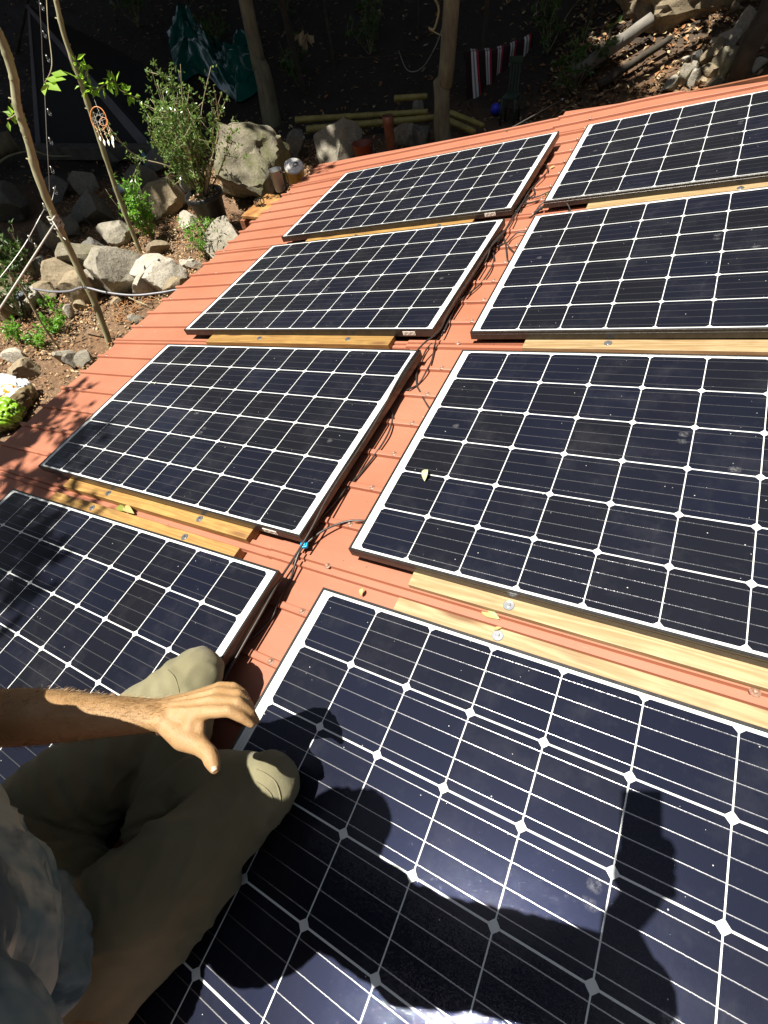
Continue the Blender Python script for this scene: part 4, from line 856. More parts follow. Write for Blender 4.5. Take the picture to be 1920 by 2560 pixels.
for (x, y, l) in ((-8, 14, 30), (-1, 17, 36), (8, 17, 36), (15, 12, 44), (18, 10, 34)):
    mb = MB(); mb.tube([sc(x, y), sc(x+l*.28, y+l*.75)], .3*k, 4); mb.ball(sc(x+l*.15, y+l*.45), 1.6*k, 8, 6); st_ = mb.build('beaded_string', M_bead, o)
    mb = MB(); a_ = sc(x+l*.28, y+l*.72); e_ = sc(x+l*.40, y+l*1.15); leaf(mb, a_, e_-a_, -cf, (e_-a_).length, 4.5*k, .15); mb.build('feather', M_feather, st_)
# round solar garden lamp
lp = gp(48, 700)+V((0, 0, .0)); lh = above(lp, 44, 637); k = wpx(lh)
o = tag(empty('garden_lamp', lp), 'round black solar garden lamp with a shiny top on a stake', 'garden lamp')
mb = MB(); mb.tube([V((0, 0, -.03)), lh-lp], .008, 8); mb.build('stake', M_black, o, True)
Ml = Matrix.Translation(lh-lp) @ Matrix.Rotation(.25, 4, 'X'); mb = MB(); mb.lathe([(0, -.03), (9*k, -.028), (13*k, -.012), (13.5*k, 0), (12.5*k, .006), (10*k, .008)], 26, M=Ml); mb.build('housing', M_black, o, True)
mb = MB(); mb.lathe([(10.3*k, .0075), (9*k, .012), (5*k, .0135), (0, .014)], 26, M=Ml); mb.build('solar_lens', P('shiny_lens', (.25, .28, .34), .06, .6, (.5, .5, .55), 40), o, True)
# grey hose
sd = (above(f2, 181, 622)-CP).dot(cf)-.06; he = RW(-2.60, .80, ZR-.02); hd_ = (he-CP).dot(cf)
hp = [at_depth(72, 624, sd+.2), at_depth(112, 630, sd+.12), at_depth(150, 629, sd+.05), at_depth(181, 621, sd), at_depth(230, 632, sd*.7+hd_*.3), at_depth(290, 638, sd*.45+hd_*.55), at_depth(350, 632, sd*.2+hd_*.8), he, RW(-2.3, .82, ZR-.06)]
o = tag(empty('garden_hose', hp[0]), 'grey hose sagging from the crooked sapling to the roof edge', 'hose'); mb = MB(); mb.tube([q-hp[0] for q in curve_pts(hp, 6)], .0085, 8); mb.build('hose', P('grey_hose', (.15, .15, .165), .4), o, True)
# bag of soil and green bag
def bag(name, c, sx, sy, sz, rot, mat, label, seed, cat='bag'):
    bm = bmesh.new(); bmesh.ops.create_icosphere(bm, subdivisions=5, radius=1)
    for v in bm.verts:
        p = v.co; e = .62; q = V([math.copysign(abs(t_)**e, t_) for t_ in p]); f = noise.fractal(q*2.2+V((seed, 0, 0)), .8, 2, 4)
        q = q*(1+.14*f); cr_ = abs(noise.noise(V((q.x*3+seed, q.y*3, q.z*3))))
        q *= 1-.15*(1-min(1, cr_*5)); v.co = V((q.x*sx, q.y*sy, q.z*sz*(1-.25*abs(q.x))))
    me = bpy.data.meshes.new(name); bm.to_mesh(me); bm.free(); o = link_mesh(name, me, mat, None, True); o.location = c; o.rotation_euler = rot; return tag(o, label, cat)
t = NT('printed_sack'); co = t.coord(); sx_ = t.new('SeparateXYZ'); t.l.new(co, sx_.inputs[0])
vo = t.voro(t.mapping(co, (26, 26, 26)), 1.0); ring = t.math('LESS_THAN', vo, .42)
reg = t.math('MULTIPLY', t.math('GREATER_THAN', sx_.outputs[0], .07), t.math('LESS_THAN', t.math('ABSOLUTE', t.math('SUBTRACT', sx_.outputs[1], .00)), .075))
c = t.mix(t.math('MULTIPLY', ring, reg), (.66, .66, .65), (.55, .22, .015))
c = t.mix(t.math('GREATER_THAN', t.noise(co, 3.2, 4), .64), c, (.07, .06, .08)); c = t.mix(t.math('GREATER_THAN', sx_.outputs[0], .20), c, (.16, .12, .06)); c = t.mix(t.math('GREATER_THAN', t.noise(t.mapping(co, (1, 1, 1), (3, 0, 0)), 4, 3), .66), c, (.75, .22, .02))
t.l.new(c, t.b.inputs['Base Color']); t.b.inputs['Roughness'].default_value = .3; M_sack = t.m
t = NT('green_sack'); co = t.coord(); sx_ = t.new('SeparateXYZ'); t.l.new(co, sx_.inputs[0])
c = t.mix(t.math('GREATER_THAN', sx_.outputs[2], -.02), (.07, .075, .02), (.19, .36, .02)); c = t.mix(t.math('GREATER_THAN', t.noise(t.mapping(co, (5, 22, 5)), 2.5, 2), .64), c, (.36, .5, .22))
t.l.new(c, t.b.inputs['Base Color']); t.b.inputs['Roughness'].default_value = .25; M_gsack = t.m
g_ = gp(22, 880); bag('sack', g_+V((0, 0, .10)), .27, .19, .11, (0, .1, YAW-.35), M_sack, 'white plastic sack with orange print at the left border', 3)
g_ = gp(22, 925); bag('sack', g_+V((0, 0, .12)), .19, .11, .11, (.15, 0, YAW+.1), M_gsack, 'lime green plastic sack lying against the white one', 8)
# wooden board with the tins on it, just outside the roof corner
bd_ = RW(-2.80, 2.22, ZR-.05)
M_oboard = P('orange_stained_board', (.20, .075, .015), .6, c2=(.34, .19, .06), scale=10, bump=.3)
o = tag(empty('wooden_shelf', bd_), 'orange stained board on red posts outside the roof corner', 'shelf'); mb = MB()
mb.box((0, 0, 0), (.26, .42, .03)); bo_ = mb.build('board', M_oboard, o, bevel=.006)
for dx, dy in ((-.12, -.2), (.0, -.22), (.1, .2)): mb = MB(); mb.box((dx, dy, -.32), (.05, .07, .60)); mb.build('post', M_redwood, o)
def at_rf(px, py, z):               # roof coordinates -> world point on a level z (roof frame)
    return MR @ on_roof(px, py, z)
M_cup = P('grey_enamel', (.17, .175, .17), .35, scale=10, c2=(.22, .225, .22)); M_yel2 = P('yellow_paint', (.42, .24, .015), .4); M_lid = P('white_plastic_lid', (.72, .70, .66), .5, scale=14, c2=(.8, .78, .74))
cu = RW(-2.72, 2.40, ZR+.0); kc = wpx(cu); H_ = 36*kc*1.08; R1_ = 13.5*kc
o = tag(empty('metal_cup', cu), 'tall grey mug with a hooked handle by the roof corner', 'mug'); mb = MB()
mb.lathe([(0, 0), (R1_*.72, 0), (R1_*.78, .01), (R1_, H_), (R1_*1.05, H_+.003), (R1_*.98, H_+.001), (R1_*.74, .02), (0, .018)], 26); mb.build('mug_wall', M_cup, o, True)
mb = MB(); mb.tube(curve_pts([V((R1_*.9, 0, H_*.9)), V((R1_*1.9, 0, H_*.85)), V((R1_*1.9, 0, H_*.35)), V((R1_*.85, 0, H_*.25))], 6), .005, 7); mb.build('handle', M_black, o, True)
mb = MB(); mb.tube([V((-.02, -.02, .02)), V((-.16, .02, H_*1.0))], .006, 7); mb.build('brush_handle', M_black, o, True)
yc = RW(-2.84, 2.80, ZR-.06); ky = wpx(yc); Ry = 20*ky; Hy = 30*ky
o = tag(empty('paint_tin', yc), 'yellow tin with a domed white lid at the roof corner', 'tin'); Mt = Matrix.Rotation(.42, 4, V((.65, .75, 0)))
mb = MB(); mb.lathe([(0, 0), (Ry*.94, 0), (Ry, .01), (Ry, Hy), (Ry*1.03, Hy+.004), (Ry*.9, Hy+.004)], 30, M=Mt); mb.build('tin_wall', M_yel2, o, True)
mb = MB(); mb.lathe([(Ry*1.0, Hy+.002), (Ry*1.01, Hy+.016), (Ry*.9, Hy+.022), (Ry*.55, Hy+.026), (Ry*.5, Hy+.030), (Ry*.42, Hy+.030), (Ry*.40, Hy+.024), (0, Hy+.026)], 30, M=Mt); mb.build('lid', M_lid, o, True)
mb = MB(); mb.lathe([(0, 0), (.022, 0), (.025, .004), (.02, .012), (0, .012)], 16, (.02, .01, Hy+.03), M=Mt); mb.build('lid_cap', M_zinc, o, True)
jr = RW(-2.88, 2.20, ZR+.0); o = tag(empty('glass_jar', jr), 'small clear glass jar lying on the orange board', 'jar'); mb = MB(); Mj = Matrix.Rotation(1.3, 4, 'Y'); mb.lathe([(0, 0), (.028, 0), (.03, .01), (.03, .07), (.024, .08), (.024, .09), (.021, .09), (.021, .078), (.027, .07), (.027, .012), (0, .004)], 20, M=Mj); mb.build('jar_wall', M_clear, o, True)
# small plastic bottles in the shade
for px, py, c_, l in ((268, 412, (.45, .60, .75), 'crumpled pale blue plastic bottle by the thin sapling'), (322, 352, (.10, .25, .28), 'teal plastic tub standing in the shade before the tent')):
    g_ = gp(px, py+8); k = wpx(g_); o = tag(empty('plastic_bottle', g_), l, 'bottle'); mb = MB(); Mj = Matrix.Translation((0, 0, 9*k)) @ Matrix.Rotation(YAW, 4, 'Z') @ Matrix.Rotation(1.45 if py > 400 else 0, 4, 'Y')
    mb.lathe([(0, -16*k), (8*k, -15*k), (9*k, -12*k), (8*k, -2*k), (9*k, 4*k), (7*k, 10*k), (3*k, 14*k), (3*k, 18*k), (0, 18*k)], 14, M=Mj); mb.build('bottle_body', P('plastic_%d' % px, c_, .2, spec=.8), o, True)
# bamboo poles
M_bam = P('bamboo', (.22, .17, .04), .5, c2=(.36, .30, .08), scale=7, stretch=(1, 1, 1)); M_node = P('bamboo_node', (.25, .19, .07), .6)
def pole(x0, y0, x1, y1, rp, label, dz=.1):
    a_ = gp(x0, y0)+V((0, 0, dz)); b_ = gp(x1, y1)+V((0, 0, dz)); k = wpx((a_+b_)/2); n = 30; d_ = b_-a_; o = tag(empty('bamboo_pole', a_), label, 'bamboo pole', 'bamboo poles lying behind the roof')
    mb = MB(); mb.tube([d_*(i/n) for i in range(n+1)], [rp*k*(1.0+(.09 if i % 5 == 2 else 0)-.15*i/n) for i in range(n+1)], 12); mb.build('cane', M_bam, o, True)
    mb = MB()
    for i in range(2, n, 5): mb.tube([d_*((i-.12)/n), d_*((i+.12)/n)], rp*k*(1.115-.15*i/n), 12)
    mb.build('node_rings', M_node, o, True)
pole(645, 284, 925, 269, 6, 'upper long bamboo pole behind the rusty pipe', .12); pole(668, 301, 940, 277, 7, 'lower long bamboo pole behind the rusty pipe', .10); pole(858, 272, 926, 267, 6, 'short pale bamboo offcut lying on the long poles', .26)
pole(962, 282, 1024, 310, 6.5, 'yellow bamboo end right of the pale trunk', .10); pole(974, 277, 1042, 306, 5.5, 'second bamboo end behind the first, right of the pale trunk', .14)
# rusty pipe
g_ = gp(847, 345); t_ = above(g_, 848, 248); k = wpx(t_); o = tag(empty('rusty_pipe', g_), 'upright rusty brown pipe with a dark open top behind the roof', 'pipe'); M_rust = P('rust', (.10, .035, .02), .8, c2=(.17, .06, .03), scale=14, bump=.4)
mb = MB(); hh = (t_.z-g_.z); r_ = 11.5*k; mb.lathe([(r_*.92, -.1), (r_*.92, hh*.80), (r_*1.02, hh*.82), (r_*1.08, hh*.84), (r_*1.08, hh), (r_*.96, hh), (r_*.9, hh*.7), (r_*.88, hh*.3), (0, hh*.3)], 24); mb.build('pipe_wall', M_rust, o, True)
g_ = gp(788, 352); k = wpx(g_); o = tag(empty('bucket', g_), 'faded orange bucket in the shade just behind the roof edge', 'bucket'); mb = MB(); r_ = 21*k; mb.lathe([(0, 0), (r_*.8, 0), (r_, r_*1.7), (r_*1.05, r_*1.72), (r_*.95, r_*1.68), (r_*.77, .03), (0, .03)], 26); mb.build('bucket_wall', P('faded_orange', (.17, .035, .015), .6), o, True)
mb = MB(); mb.tube([V((r_*math.cos(a), 0, r_*1.6-r_*.5*math.sin(a))) for a in [i*math.pi/12 for i in range(13)]], .004, 5); mb.build('handle', M_wire, o, True)
# striped blanket over a line
t = NT('striped_blanket'); uvn = t.new('UVMap').outputs[0]; s_ = t.new('SeparateXYZ'); t.l.new(uvn, s_.inputs[0]); U_ = s_.outputs[0]
fr = t.math('FRACT', t.math('MULTIPLY', U_, 5)); st = t.math('MULTIPLY', t.math('GREATER_THAN', fr, .38), t.math('LESS_THAN', fr, .70)); mid_ = t.math('LESS_THAN', t.math('ABSOLUTE', t.math('SUBTRACT', fr, .54)), .05)
rd = t.math('MULTIPLY', t.math('GREATER_THAN', fr, .74), t.math('LESS_THAN', fr, .84))
c = t.mix(st, (.03, .008, .012), (.78, .78, .76)); c = t.mix(mid_, c, (.30, .30, .30)); c = t.mix(rd, c, (.55, .02, .06)); c = t.mix(t.math('MULTIPLY', t.noise(t.coord(), 90, 2), .35), c, (.02, .01, .01)); t.l.new(c, t.b.inputs['Base Color']); t.b.inputs['Roughness'].default_value = .95; M_blk = t.m
bl_ = gp(1062, 205); L_ = above(bl_, 1003, 108); R2_ = above(gp(1120, 190), 1150, 75); k = wpx(L_)
R2_ = L_+(at_depth(1152, 72, (L_-CP).dot(cf)*1.05)-L_)
n1, n2 = 48, 26; vs = []; uv = []; drop = (at_depth(1020, 205, (L_-CP).dot(cf))-L_).length*.92
for j in range(n2+1):
    for i in range(n1+1):
        u = i/n1; v = j/n2; p = L_.lerp(R2_, u); sag = -.05*math.sin(math.pi*u); fold_ = .035*math.sin(u*26+v*1.5)*(.2+v)
        s = v*1.25-.25; zz = -abs(s)*drop if s > 0 else s*drop*.6; p = p+V((0, 0, sag+zz-(.02 if abs(s) > .04 else 0)))+BY*((-.015 if s > 0 else .03)+fold_)+BX*(.05*v*math.sin(u*7)-.06*v*(u-.5))
        vs.append(p-L_); uv.append((u, v))
me = bpy.data.meshes.new('blanket'); fs = [(j*(n1+1)+i, j*(n1+1)+i+1, (j+1)*(n1+1)+i+1, (j+1)*(n1+1)+i) for j in range(n2) for i in range(n1)]; me.from_pydata(vs, [], fs); ul = me.uv_layers.new(name='UVMap')
for l_ in me.loops: ul.data[l_.index].uv = uv[l_.vertex_index]
o = link_mesh('blanket', me, M_blk, None, True); o.location = L_; md = o.modifiers.new('thickness', 'SOLIDIFY'); md.thickness = .006; tag(o, 'dark red blanket with white stripes hung over a line', 'blanket')
cl = [L_-BX*1.6+V((0, 0, .15)), L_, L_.lerp(R2_, .5)-V((0, 0, .05)), R2_, R2_+(R2_-L_).normalized()*2+V((0, 0, .3))]; cl = [q-V((0, 0, .012)) for q in cl]
o = tag(empty('washing_line', cl[0]), 'thin line that carries the striped blanket', 'washing line'); mb = MB(); mb.tube([q-cl[0] for q in curve_pts(cl, 6)], .003, 5); mb.build('line', M_barkd, o)
# green chair
g_ = gp(1100, 268); k = wpx(g_); o = tag(empty('garden_chair', g_), 'dull green plastic garden chair in deep shade behind the roof', 'chair'); M_gr = P('dull_green_plastic', (.012, .034, .022), .5)
Wc = 50*k; o.scale = (.62, .62, .62); cx_ = lambda a, b, c_: BX*a+BY*b+V((0, 0, c_)); Rz = Matrix.Rotation(YAW-.5, 4, 'Z')
mb = MB(); mb.box((0, 0, .40), (Wc, Wc*.95, .03), Rz); mb.build('seat', M_gr, o, bevel=.008)
mb = MB(); mb.box((0, 0, 0), (Wc*.92, .03, .09), Rz @ Matrix.Translation((0, Wc*.55, .86))); mb.build('back_rail', M_gr, o, bevel=.008)
for dx in (-.3, -.1, .1, .3): mb = MB(); mb.box((0, 0, 0), (Wc*.13, .02, .44), Rz @ Matrix.Translation((dx*Wc, Wc*.51, .62)) @ Matrix.Rotation(-.12, 4, 'X')); mb.build('back_slat', M_gr, o)
for dx, dy in ((-.44, -.42), (.44, -.42), (-.44, .42), (.44, .42)): mb = MB(); mb.tube([Rz @ V((dx*Wc, dy*Wc, .40)), Rz @ V((dx*Wc*1.12, dy*Wc*1.12, 0))], [.025, .018], 8); mb.build('leg', M_gr, o, True)
g_ = gp(1070, 250); k = wpx(g_); mb = MB(); mb.ball((0, 0, 0), 10.5*k, 24, 16); o = mb.build('ball', P('blue_rubber', (.02, .03, .50), .4), None, True); o.location = g_+V((0, 0, 10*k)); tag(o, 'bright blue ball lying in the shade behind the roof', 'ball')
# wire running up to the right with small insulators
a_ = RW(-.72, 2.72, ZR+.01); b_ = at_depth(1225, 209, 5.6); c_ = at_depth(1312, 166, 6.4)
o = tag(empty('fence_wire', a_), 'thin bright wire rising from the roof edge to the right', 'wire'); mb = MB(); mb.tube([V((0, 0, 0)), b_-a_, c_-a_], .004, 5); mb.build('wire', M_wire, o)
for t_ in (.88, 1.0): mb = MB(); p = (b_-a_)*t_+(c_-b_)*.16*(t_ > .9); d_ = (b_-a_).normalized()*.035; mb.tube([p-d_, p-d_*.4, p+d_*.4, p+d_], [.005, .012, .012, .005], 8); mb.build('insulator', M_lid, o, True)
hp = [gp(868, 190)+V((0, 0, .35)), gp(885, 215)+V((0, 0, .28)), gp(915, 216)+V((0, 0, .30)), gp(945, 205)+V((0, 0, .45)), gp(962, 180)+V((0, 0, .55))]
o = tag(empty('hanging_cord', hp[0]), 'grey cord sagging left of the pale trunk', 'cord'); mb = MB(); mb.tube([q-hp[0] for q in curve_pts(hp, 6)], .006, 6); mb.build('cord', M_wire, o, True)
p0 = above(gp(660, 180), 659, 70); o = tag(empty('dead_leaf_bundle', p0), 'pale withered leaf bundle caught on a twig in the shade', 'dead leaves'); mb = MB(); r = random.Random(2)
for i in range(9): leaf(mb, rdir(r)*.05, rdir(r, -1.0), rdir(r), .18, .09, .3)
mb.build('leaves', M_lit[1], o); mb = MB(); mb.tube([V((0, 0, 0)), V((-.3, .1, .6)), V((-.6, .2, 1.2))], .008, 5); mb.build('twig', M_barkd, o)
# bare branch hanging left of the pale trunk
q = [above(fB, x, y) for x, y in ((982, 20), (962, 8), (935, 62), (930, 68))]; o = tag(empty('bare_branch', q[0]), 'bare grey branch beside the top of the pale trunk', 'branch'); mb = MB(); mb.tube([p-q[0] for p in curve_pts([above(fB, 935, -10), above(fB, 948, 20), above(fB, 938, 62), above(fB, 926, 60)], 5)], .011, 6); mb.tube([p-q[0] for p in curve_pts([above(fB, 928, 62), above(fB, 950, 75), above(fB, 985, 85)], 5)], [.006]*11, 6); mb.build('wood', M_bark2, o, True)

# ================================================================ leaves lying on roof and panels
def fallen(px, py, z, ex, ey, wid, m, label, curl=.2):
    a_ = at_rf(px, py, z+.002); e_ = at_rf(ex, ey, z+.006); n_ = MR.to_3x3() @ V((0, 0, 1)); o = tag(empty('fallen_leaf', a_), label, 'leaf', 'leaves fallen on the roof')
    d = e_-a_; s = n_.cross(d).normalized(); L = d.length; mb = MB(); vs = []; N = 8
    for i in range(N+1):
        t_ = i/N; w = wid*L*.5*math.sin(math.pi*t_**.8)*(1.0); up_ = curl*L*(math.sin(math.pi*t_)*.3)
        vs += [d*t_+s*w+n_*(up_+w*.5), d*t_+n_*up_, d*t_-s*w+n_*(up_+w*.3)]
    mb.add(vs, [(i*3+j, i*3+j+1, (i+1)*3+j+1, (i+1)*3+j) for i in range(N) for j in range(2)]); mb.build('blade', m, o, True)
    return o
M_gl = P('pale_green_leaf', (.20, .25, .08), .55, c2=(.28, .31, .12), scale=50); M_yl = P('yellow_green_leaf', (.15, .17, .03), .5); M_dl = P('dry_curled_leaf', (.36, .37, .20), .6); M_bl = P('brown_leaf', (.30, .22, .08), .7)
fallen(1039, 1318, -.064, 1080, 1338, .42, M_gl, 'long pale green leaf lying on the metal between the two right battens')
fallen(779, 1287, -.06, 785, 1270, .5, M_gl, 'green leaf tip sticking up behind the corner of the front panel', .8)
fallen(917, 1040, 0, 924, 1014, .42, M_dl, 'curled pale leaf on the cells of the second right panel', 1.0)
fallen(252, 1096, -.06, 276, 1105, .30, M_yl, 'yellow green leaf between the two left battens')
fallen(268, 1095, -.055, 290, 1110, .3, M_bl, 'brown stalky leaf beside the yellow green one')
fallen(1066, 1360, -.036, 1084, 1355, .4, M_bl, 'small brown green leaf on the pale batten of the front panel')
fallen(333, 830, 0, 338, 825, .5, M_dl, 'tiny pale leaf on the second left panel')
fallen(271, 1248, 0, 276, 1240, .3, M_yl, 'tiny yellow sliver on the nearest left panel')
fallen(1188, 365, -.07, 1200, 358, .5, M_bl, 'dry leaf on the roof between the farthest panels')
fallen(1180, 423, -.07, 1184, 415, .7, M_bl, 'star shaped dry leaf on the roof beside the cables')
fallen(261, 1613, 0, 265, 1618, .4, M_bl, 'tiny brown leaf half under the raised knee')
# ================================================================ the person and the phone (roof coordinates, root carries MR)
CR = MRi @ CP; cr_, cd_, cf_ = (MRi.to_3x3() @ v for v in (cr, cdn, cf))
def cdr(px, py, dep): return CR+(cr_*((px-960)/FPX)+cd_*((py-1280)/FPX)+cf_)*dep     # px, py of the full 1920 x 2560 photograph
def organic(name, chains, voxel, smooth=6, fn=None):
    mb = MB()
    for ch in chains:
        pts = [V(c[0]) for c in ch]; rs = [c[1] for c in ch]
        for i in range(len(pts)-1):
            a, b = pts[i], pts[i+1]; n = max(2, int((b-a).length/(min(rs[i], rs[i+1])*.35))+1); n = min(n, 60)
            for k in range(n+1):
                t = k/n; mb.ball(a.lerp(b, t), rs[i]+(rs[i+1]-rs[i])*t, 14, 10)
        if len(pts) == 1: mb.ball(pts[0], rs[0], 20, 14, ch[0][2] if len(ch[0]) > 2 else (1, 1, 1))
    me = bpy.data.meshes.new(name+'_raw'); me.from_pydata(mb.v, [], mb.f); o = bpy.data.objects.new('tmp', me); col.objects.link(o)
    m = o.modifiers.new('r', 'REMESH'); m.mode = 'VOXEL'; m.voxel_size = voxel
    m = o.modifiers.new('s', 'SMOOTH'); m.factor = .5; m.iterations = smooth
    dg = bpy.context.evaluated_depsgraph_get(); dg.update(); out = bpy.data.meshes.new_from_object(o.evaluated_get(dg)); out.name = name
    bpy.data.objects.remove(o)
    if fn:
        nrm = [v.normal.copy() for v in out.vertices]
        for v, n_ in zip(out.vertices, nrm): v.co = fn(v.co.copy(), n_)
    return out
WR = V((.036, -1.5625, .353)); F = V((.92, .39, .03)).normalized(); L = V((-.353, .834, -.42)); L = (L-F*L.dot(F)).normalized(); N = F.cross(L)
def finger(m, ang, lens, rad, side=0):
    pts = [(m, rad[0])]; a = 0; p = V(m)
    for q, l, r_ in zip(ang, lens, rad[1:]):
        a += R_(q); p = p+(F*math.cos(a)-N*math.sin(a)+L*side).normalized()*l; pts.append((p.copy(), r_))
    return pts
def hand_left():
    iM = V((.126, -1.5215, .3545)); mM = iM+L*.0215+F*.004+N*.002; rM = iM+L*.0415-F*.001+N*.001; lM = iM+L*.0595-F*.010-N*.002
    ch = []
    ch.append(finger(iM, (2, 42, 16), (.044, .026, .021), (.0128, .0110, .0096, .0074), .03))
    ch.append(finger(mM, (8, 52, 22), (.047, .029, .022), (.0128, .0110, .0096, .0075), .0))
    ch.append(finger(rM, (6, 58, 28), (.043, .027, .021), (.0122, .0104, .0091, .0071), -.03))
    ch.append(finger(lM, (0, 50, 28), (.034, .020, .019), (.0108, .0092, .0081, .0064), -.04))
    for m, r_ in ((iM, .0125), (mM, .0128), (rM, .0122), (lM, .0110)):
        w0 = WR+(m-iM)*.42-L*.006
        ch.append([(w0-F*.01, .0165), (w0.lerp(m, .45)-N*.004, .0150), (m-N*.002, r_)])
    c0 = WR+F*.018-L*.012-N*.008; t1 = cdr(497, 1862, .838); t2 = cdr(523, 1884, .820); t3 = cdr(537, 1921, .806)
    ch.append([(c0, .020), (c0.lerp(t1, .55)-N*.003-L*.003, .0225), (t1, .0175)]); ch.append([(t1, .0165), (t2, .0142), (t2.lerp(t3, .45), .0140), (t3, .0098)])
    ch.append([(t1.lerp(c0, .3), .015), (iM-F*.030-L*.006-N*.006, .015)]); ch.append([(t1.lerp(c0, .05)+L*.004, .0105), (iM-F*.016-N*.009, .0105)])
    # tendons over the back of the hand
    for m in (iM, mM, rM): ch.append([(WR+(m-iM)*.5+N*.0130+F*.02, .0030), (m+N*.0095, .0042)])
    return ch, (t2, t3)
ELB = V((-.190, -1.690, .462)); SHL = V((-.13, -1.77, .71)); SHR = V((.440, -1.820, .720)); ELR = V((.785, -1.715, .750)); WRR = V((.735, -1.690, 1.000))
hl, (th2, th3) = hand_left()
arm = [[(SHL, .066), (SHL.lerp(ELB, .5), .056), (ELB, .049)],
       [(ELB, .048), (ELB.lerp(WR, .12), .0500), (ELB.lerp(WR, .30), .0475), (ELB.lerp(WR, .55), .0385), (ELB.lerp(WR, .8), .0285), (WR-F*.012, .0235)],
       [(ELB.lerp(WR, .35)-L*.012, .036), (WR-F*.01-L*.0115, .0205), (WR+F*.012-L*.012, .019)], [(ELB.lerp(WR, .35)+L*.010, .036), (WR-F*.01+L*.010, .0205), (WR+F*.012+L*.012, .018)]]
armr = [[(SHR, .066), (SHR.lerp(ELR, .5), .056), (ELR, .045)], [(ELR, .046), (ELR.lerp(WRR, .3), .047), (ELR.lerp(WRR, .75), .033), (WRR, .027)]]
# right hand: palm behind the phone's lower half, fingers curled round its far edge, thumb along the near edge
PC = CR+cd_*.055-cr_*.024-cf_*.0085             # centre of the phone
pb_ = PC+cd_*.050
palm = pb_-cf_*.020+cd_*.035
armr.append([(WRR, .026), (palm, .022), (pb_-cf_*.016+cd_*.01+cr_*.012, .019)]); armr.append([(WRR, .024), (palm-cr_*.022, .019), (pb_-cf_*.016-cr_*.02+cd_*.01, .017)]); armr.append([(palm, .02), (pb_-cf_*.015+cr_*.03-cd_*.0, .016)])
for i in range(4):
    y = -.035+.0215*i; s = pb_-cf_*.016+cr_*.034+cd_*y; armr.append([(pb_-cf_*.015+cr_*.01+cd_*(y+.004), .011), (s+cr_*.008, .0098), (s+cr_*.014+cf_*.018, .0088), (s+cr_*.002+cf_*(.030), .0080), (s-cr_*.016+cf_*.031, .0068)])
tb_ = pb_-cf_*.014-cr_*.036; armr.append([(palm-cr_*.024, .0165), (tb_-cr_*.006+cd_*.012, .0138), (tb_-cr_*.006-cd_*.020, .0115), (tb_+cr_*.012-cd_*.040-cf_*.004, .0085)])
# head bent over the work
HD = V((.245, -1.775, .845)); fw = V((.45, .70, -.55)).normalized(); hu = V((.30, .45, .84)); hu = (hu-fw*hu.dot(fw)).normalized(); hr = fw.cross(hu)
head = [[(HD+hu*.02-fw*.015, .092)], [(HD+fw*.012+hu*.01, .078)], [(HD+fw*.030-hu*.055, .056), (HD+fw*.045-hu*.088, .034)],
        [(HD+fw*.082+hu*.010, .011), (HD+fw*.103-hu*.022, .014), (HD+fw*.088-hu*.030, .011)], [(HD+fw*.072+hr*.034+hu*.028, .016), (HD+fw*.072-hr*.034+hu*.028, .016)],
        [(HD+fw*.076-hu*.055+hr*.018, .010), (HD+fw*.082-hu*.055, .0115), (HD+fw*.076-hu*.055-hr*.018, .010)], [(HD+hr*.080-hu*.005, .018), (HD+hr*.086+hu*.016-fw*.008, .012)], [(HD-hr*.080-hu*.005, .018), (HD-hr*.086+hu*.016-fw*.008, .012)],
        [(HD-hu*.06-fw*.02, .055), (V((.16, -1.83, .77)), .060), (V((.12, -1.845, .70)), .075)]]
torso = [[(V((-.13, -2.04, .13)), .12), (V((-.08, -2.02, .27)), .108), (V((.00, -1.93, .45)), .112), (V((.04, -1.87, .60)), .105)], [(SHL.lerp(SHR, .12), .062), (SHL.lerp(SHR, .5)+V((-.01, -.03, .01)), .062), (SHL.lerp(SHR, .88), .056)],
         [(V((-.04, -1.87, .55)), .08), (V((.13, -1.89, .57)), .07)], [(V((-.24, -1.92, .13)), .12), (V((.01, -2.07, .13)), .12)]]
HPR, KNR, HPL, KNL = V((-.045, -2.06, .14)), V((.150, -1.590, .088)), V((-.29, -1.90, .14)), V((-.178, -1.462, .098))
ANR, ANL = V((-.20, -1.735, .058)), V((-.02, -1.87, .060))
legs = [[(HPR, .095), (HPR.lerp(KNR, .5), .078), (KNR, .056)], [(HPL, .095), (HPL.lerp(KNL, .5), .078), (KNL, .056)],
        [(KNR, .052), (KNR.lerp(ANR, .35), .050), (ANR, .033), (ANR+V((-.05, -.03, -.01)), .032)], [(KNL, .052), (KNL.lerp(ANL, .35), .050), (ANL, .033), (ANL+V((.0, -.04, -.01)), .032)],
        [(ANR+V((-.045, -.035, -.01)), .032), (ANR+V((-.13, .0, -.02)), .030), (ANR+V((-.19, .03, -.025)), .020)], [(ANL+V((.0, -.04, -.01)), .032), (ANL+V((-.05, -.07, -.02)), .030), (ANL+V((-.10, -.09, -.025)), .020)]]
t = NT('skin'); co = t.coord(); n_ = t.noise(co, 22, 5, .6); c = t.ramp(n_, [(.3, (.285, .165, .068)), (.7, (.36, .220, .105))]); c = t.mix(t.ramp(t.noise(co, 170, 3), [(.62, (0, 0, 0)), (.75, (.5, .5, .5))]), c, (.17, .07, .03))
t.l.new(c, t.b.inputs['Base Color']); t.b.inputs['Roughness'].default_value = .58; t.b.inputs['Specular IOR Level'].default_value = .35; t.b.inputs['Subsurface Weight'].default_value = .12; t.b.inputs['Subsurface Radius'].default_value = (.012, .004, .002); t.b.inputs['Subsurface Scale'].default_value = 1
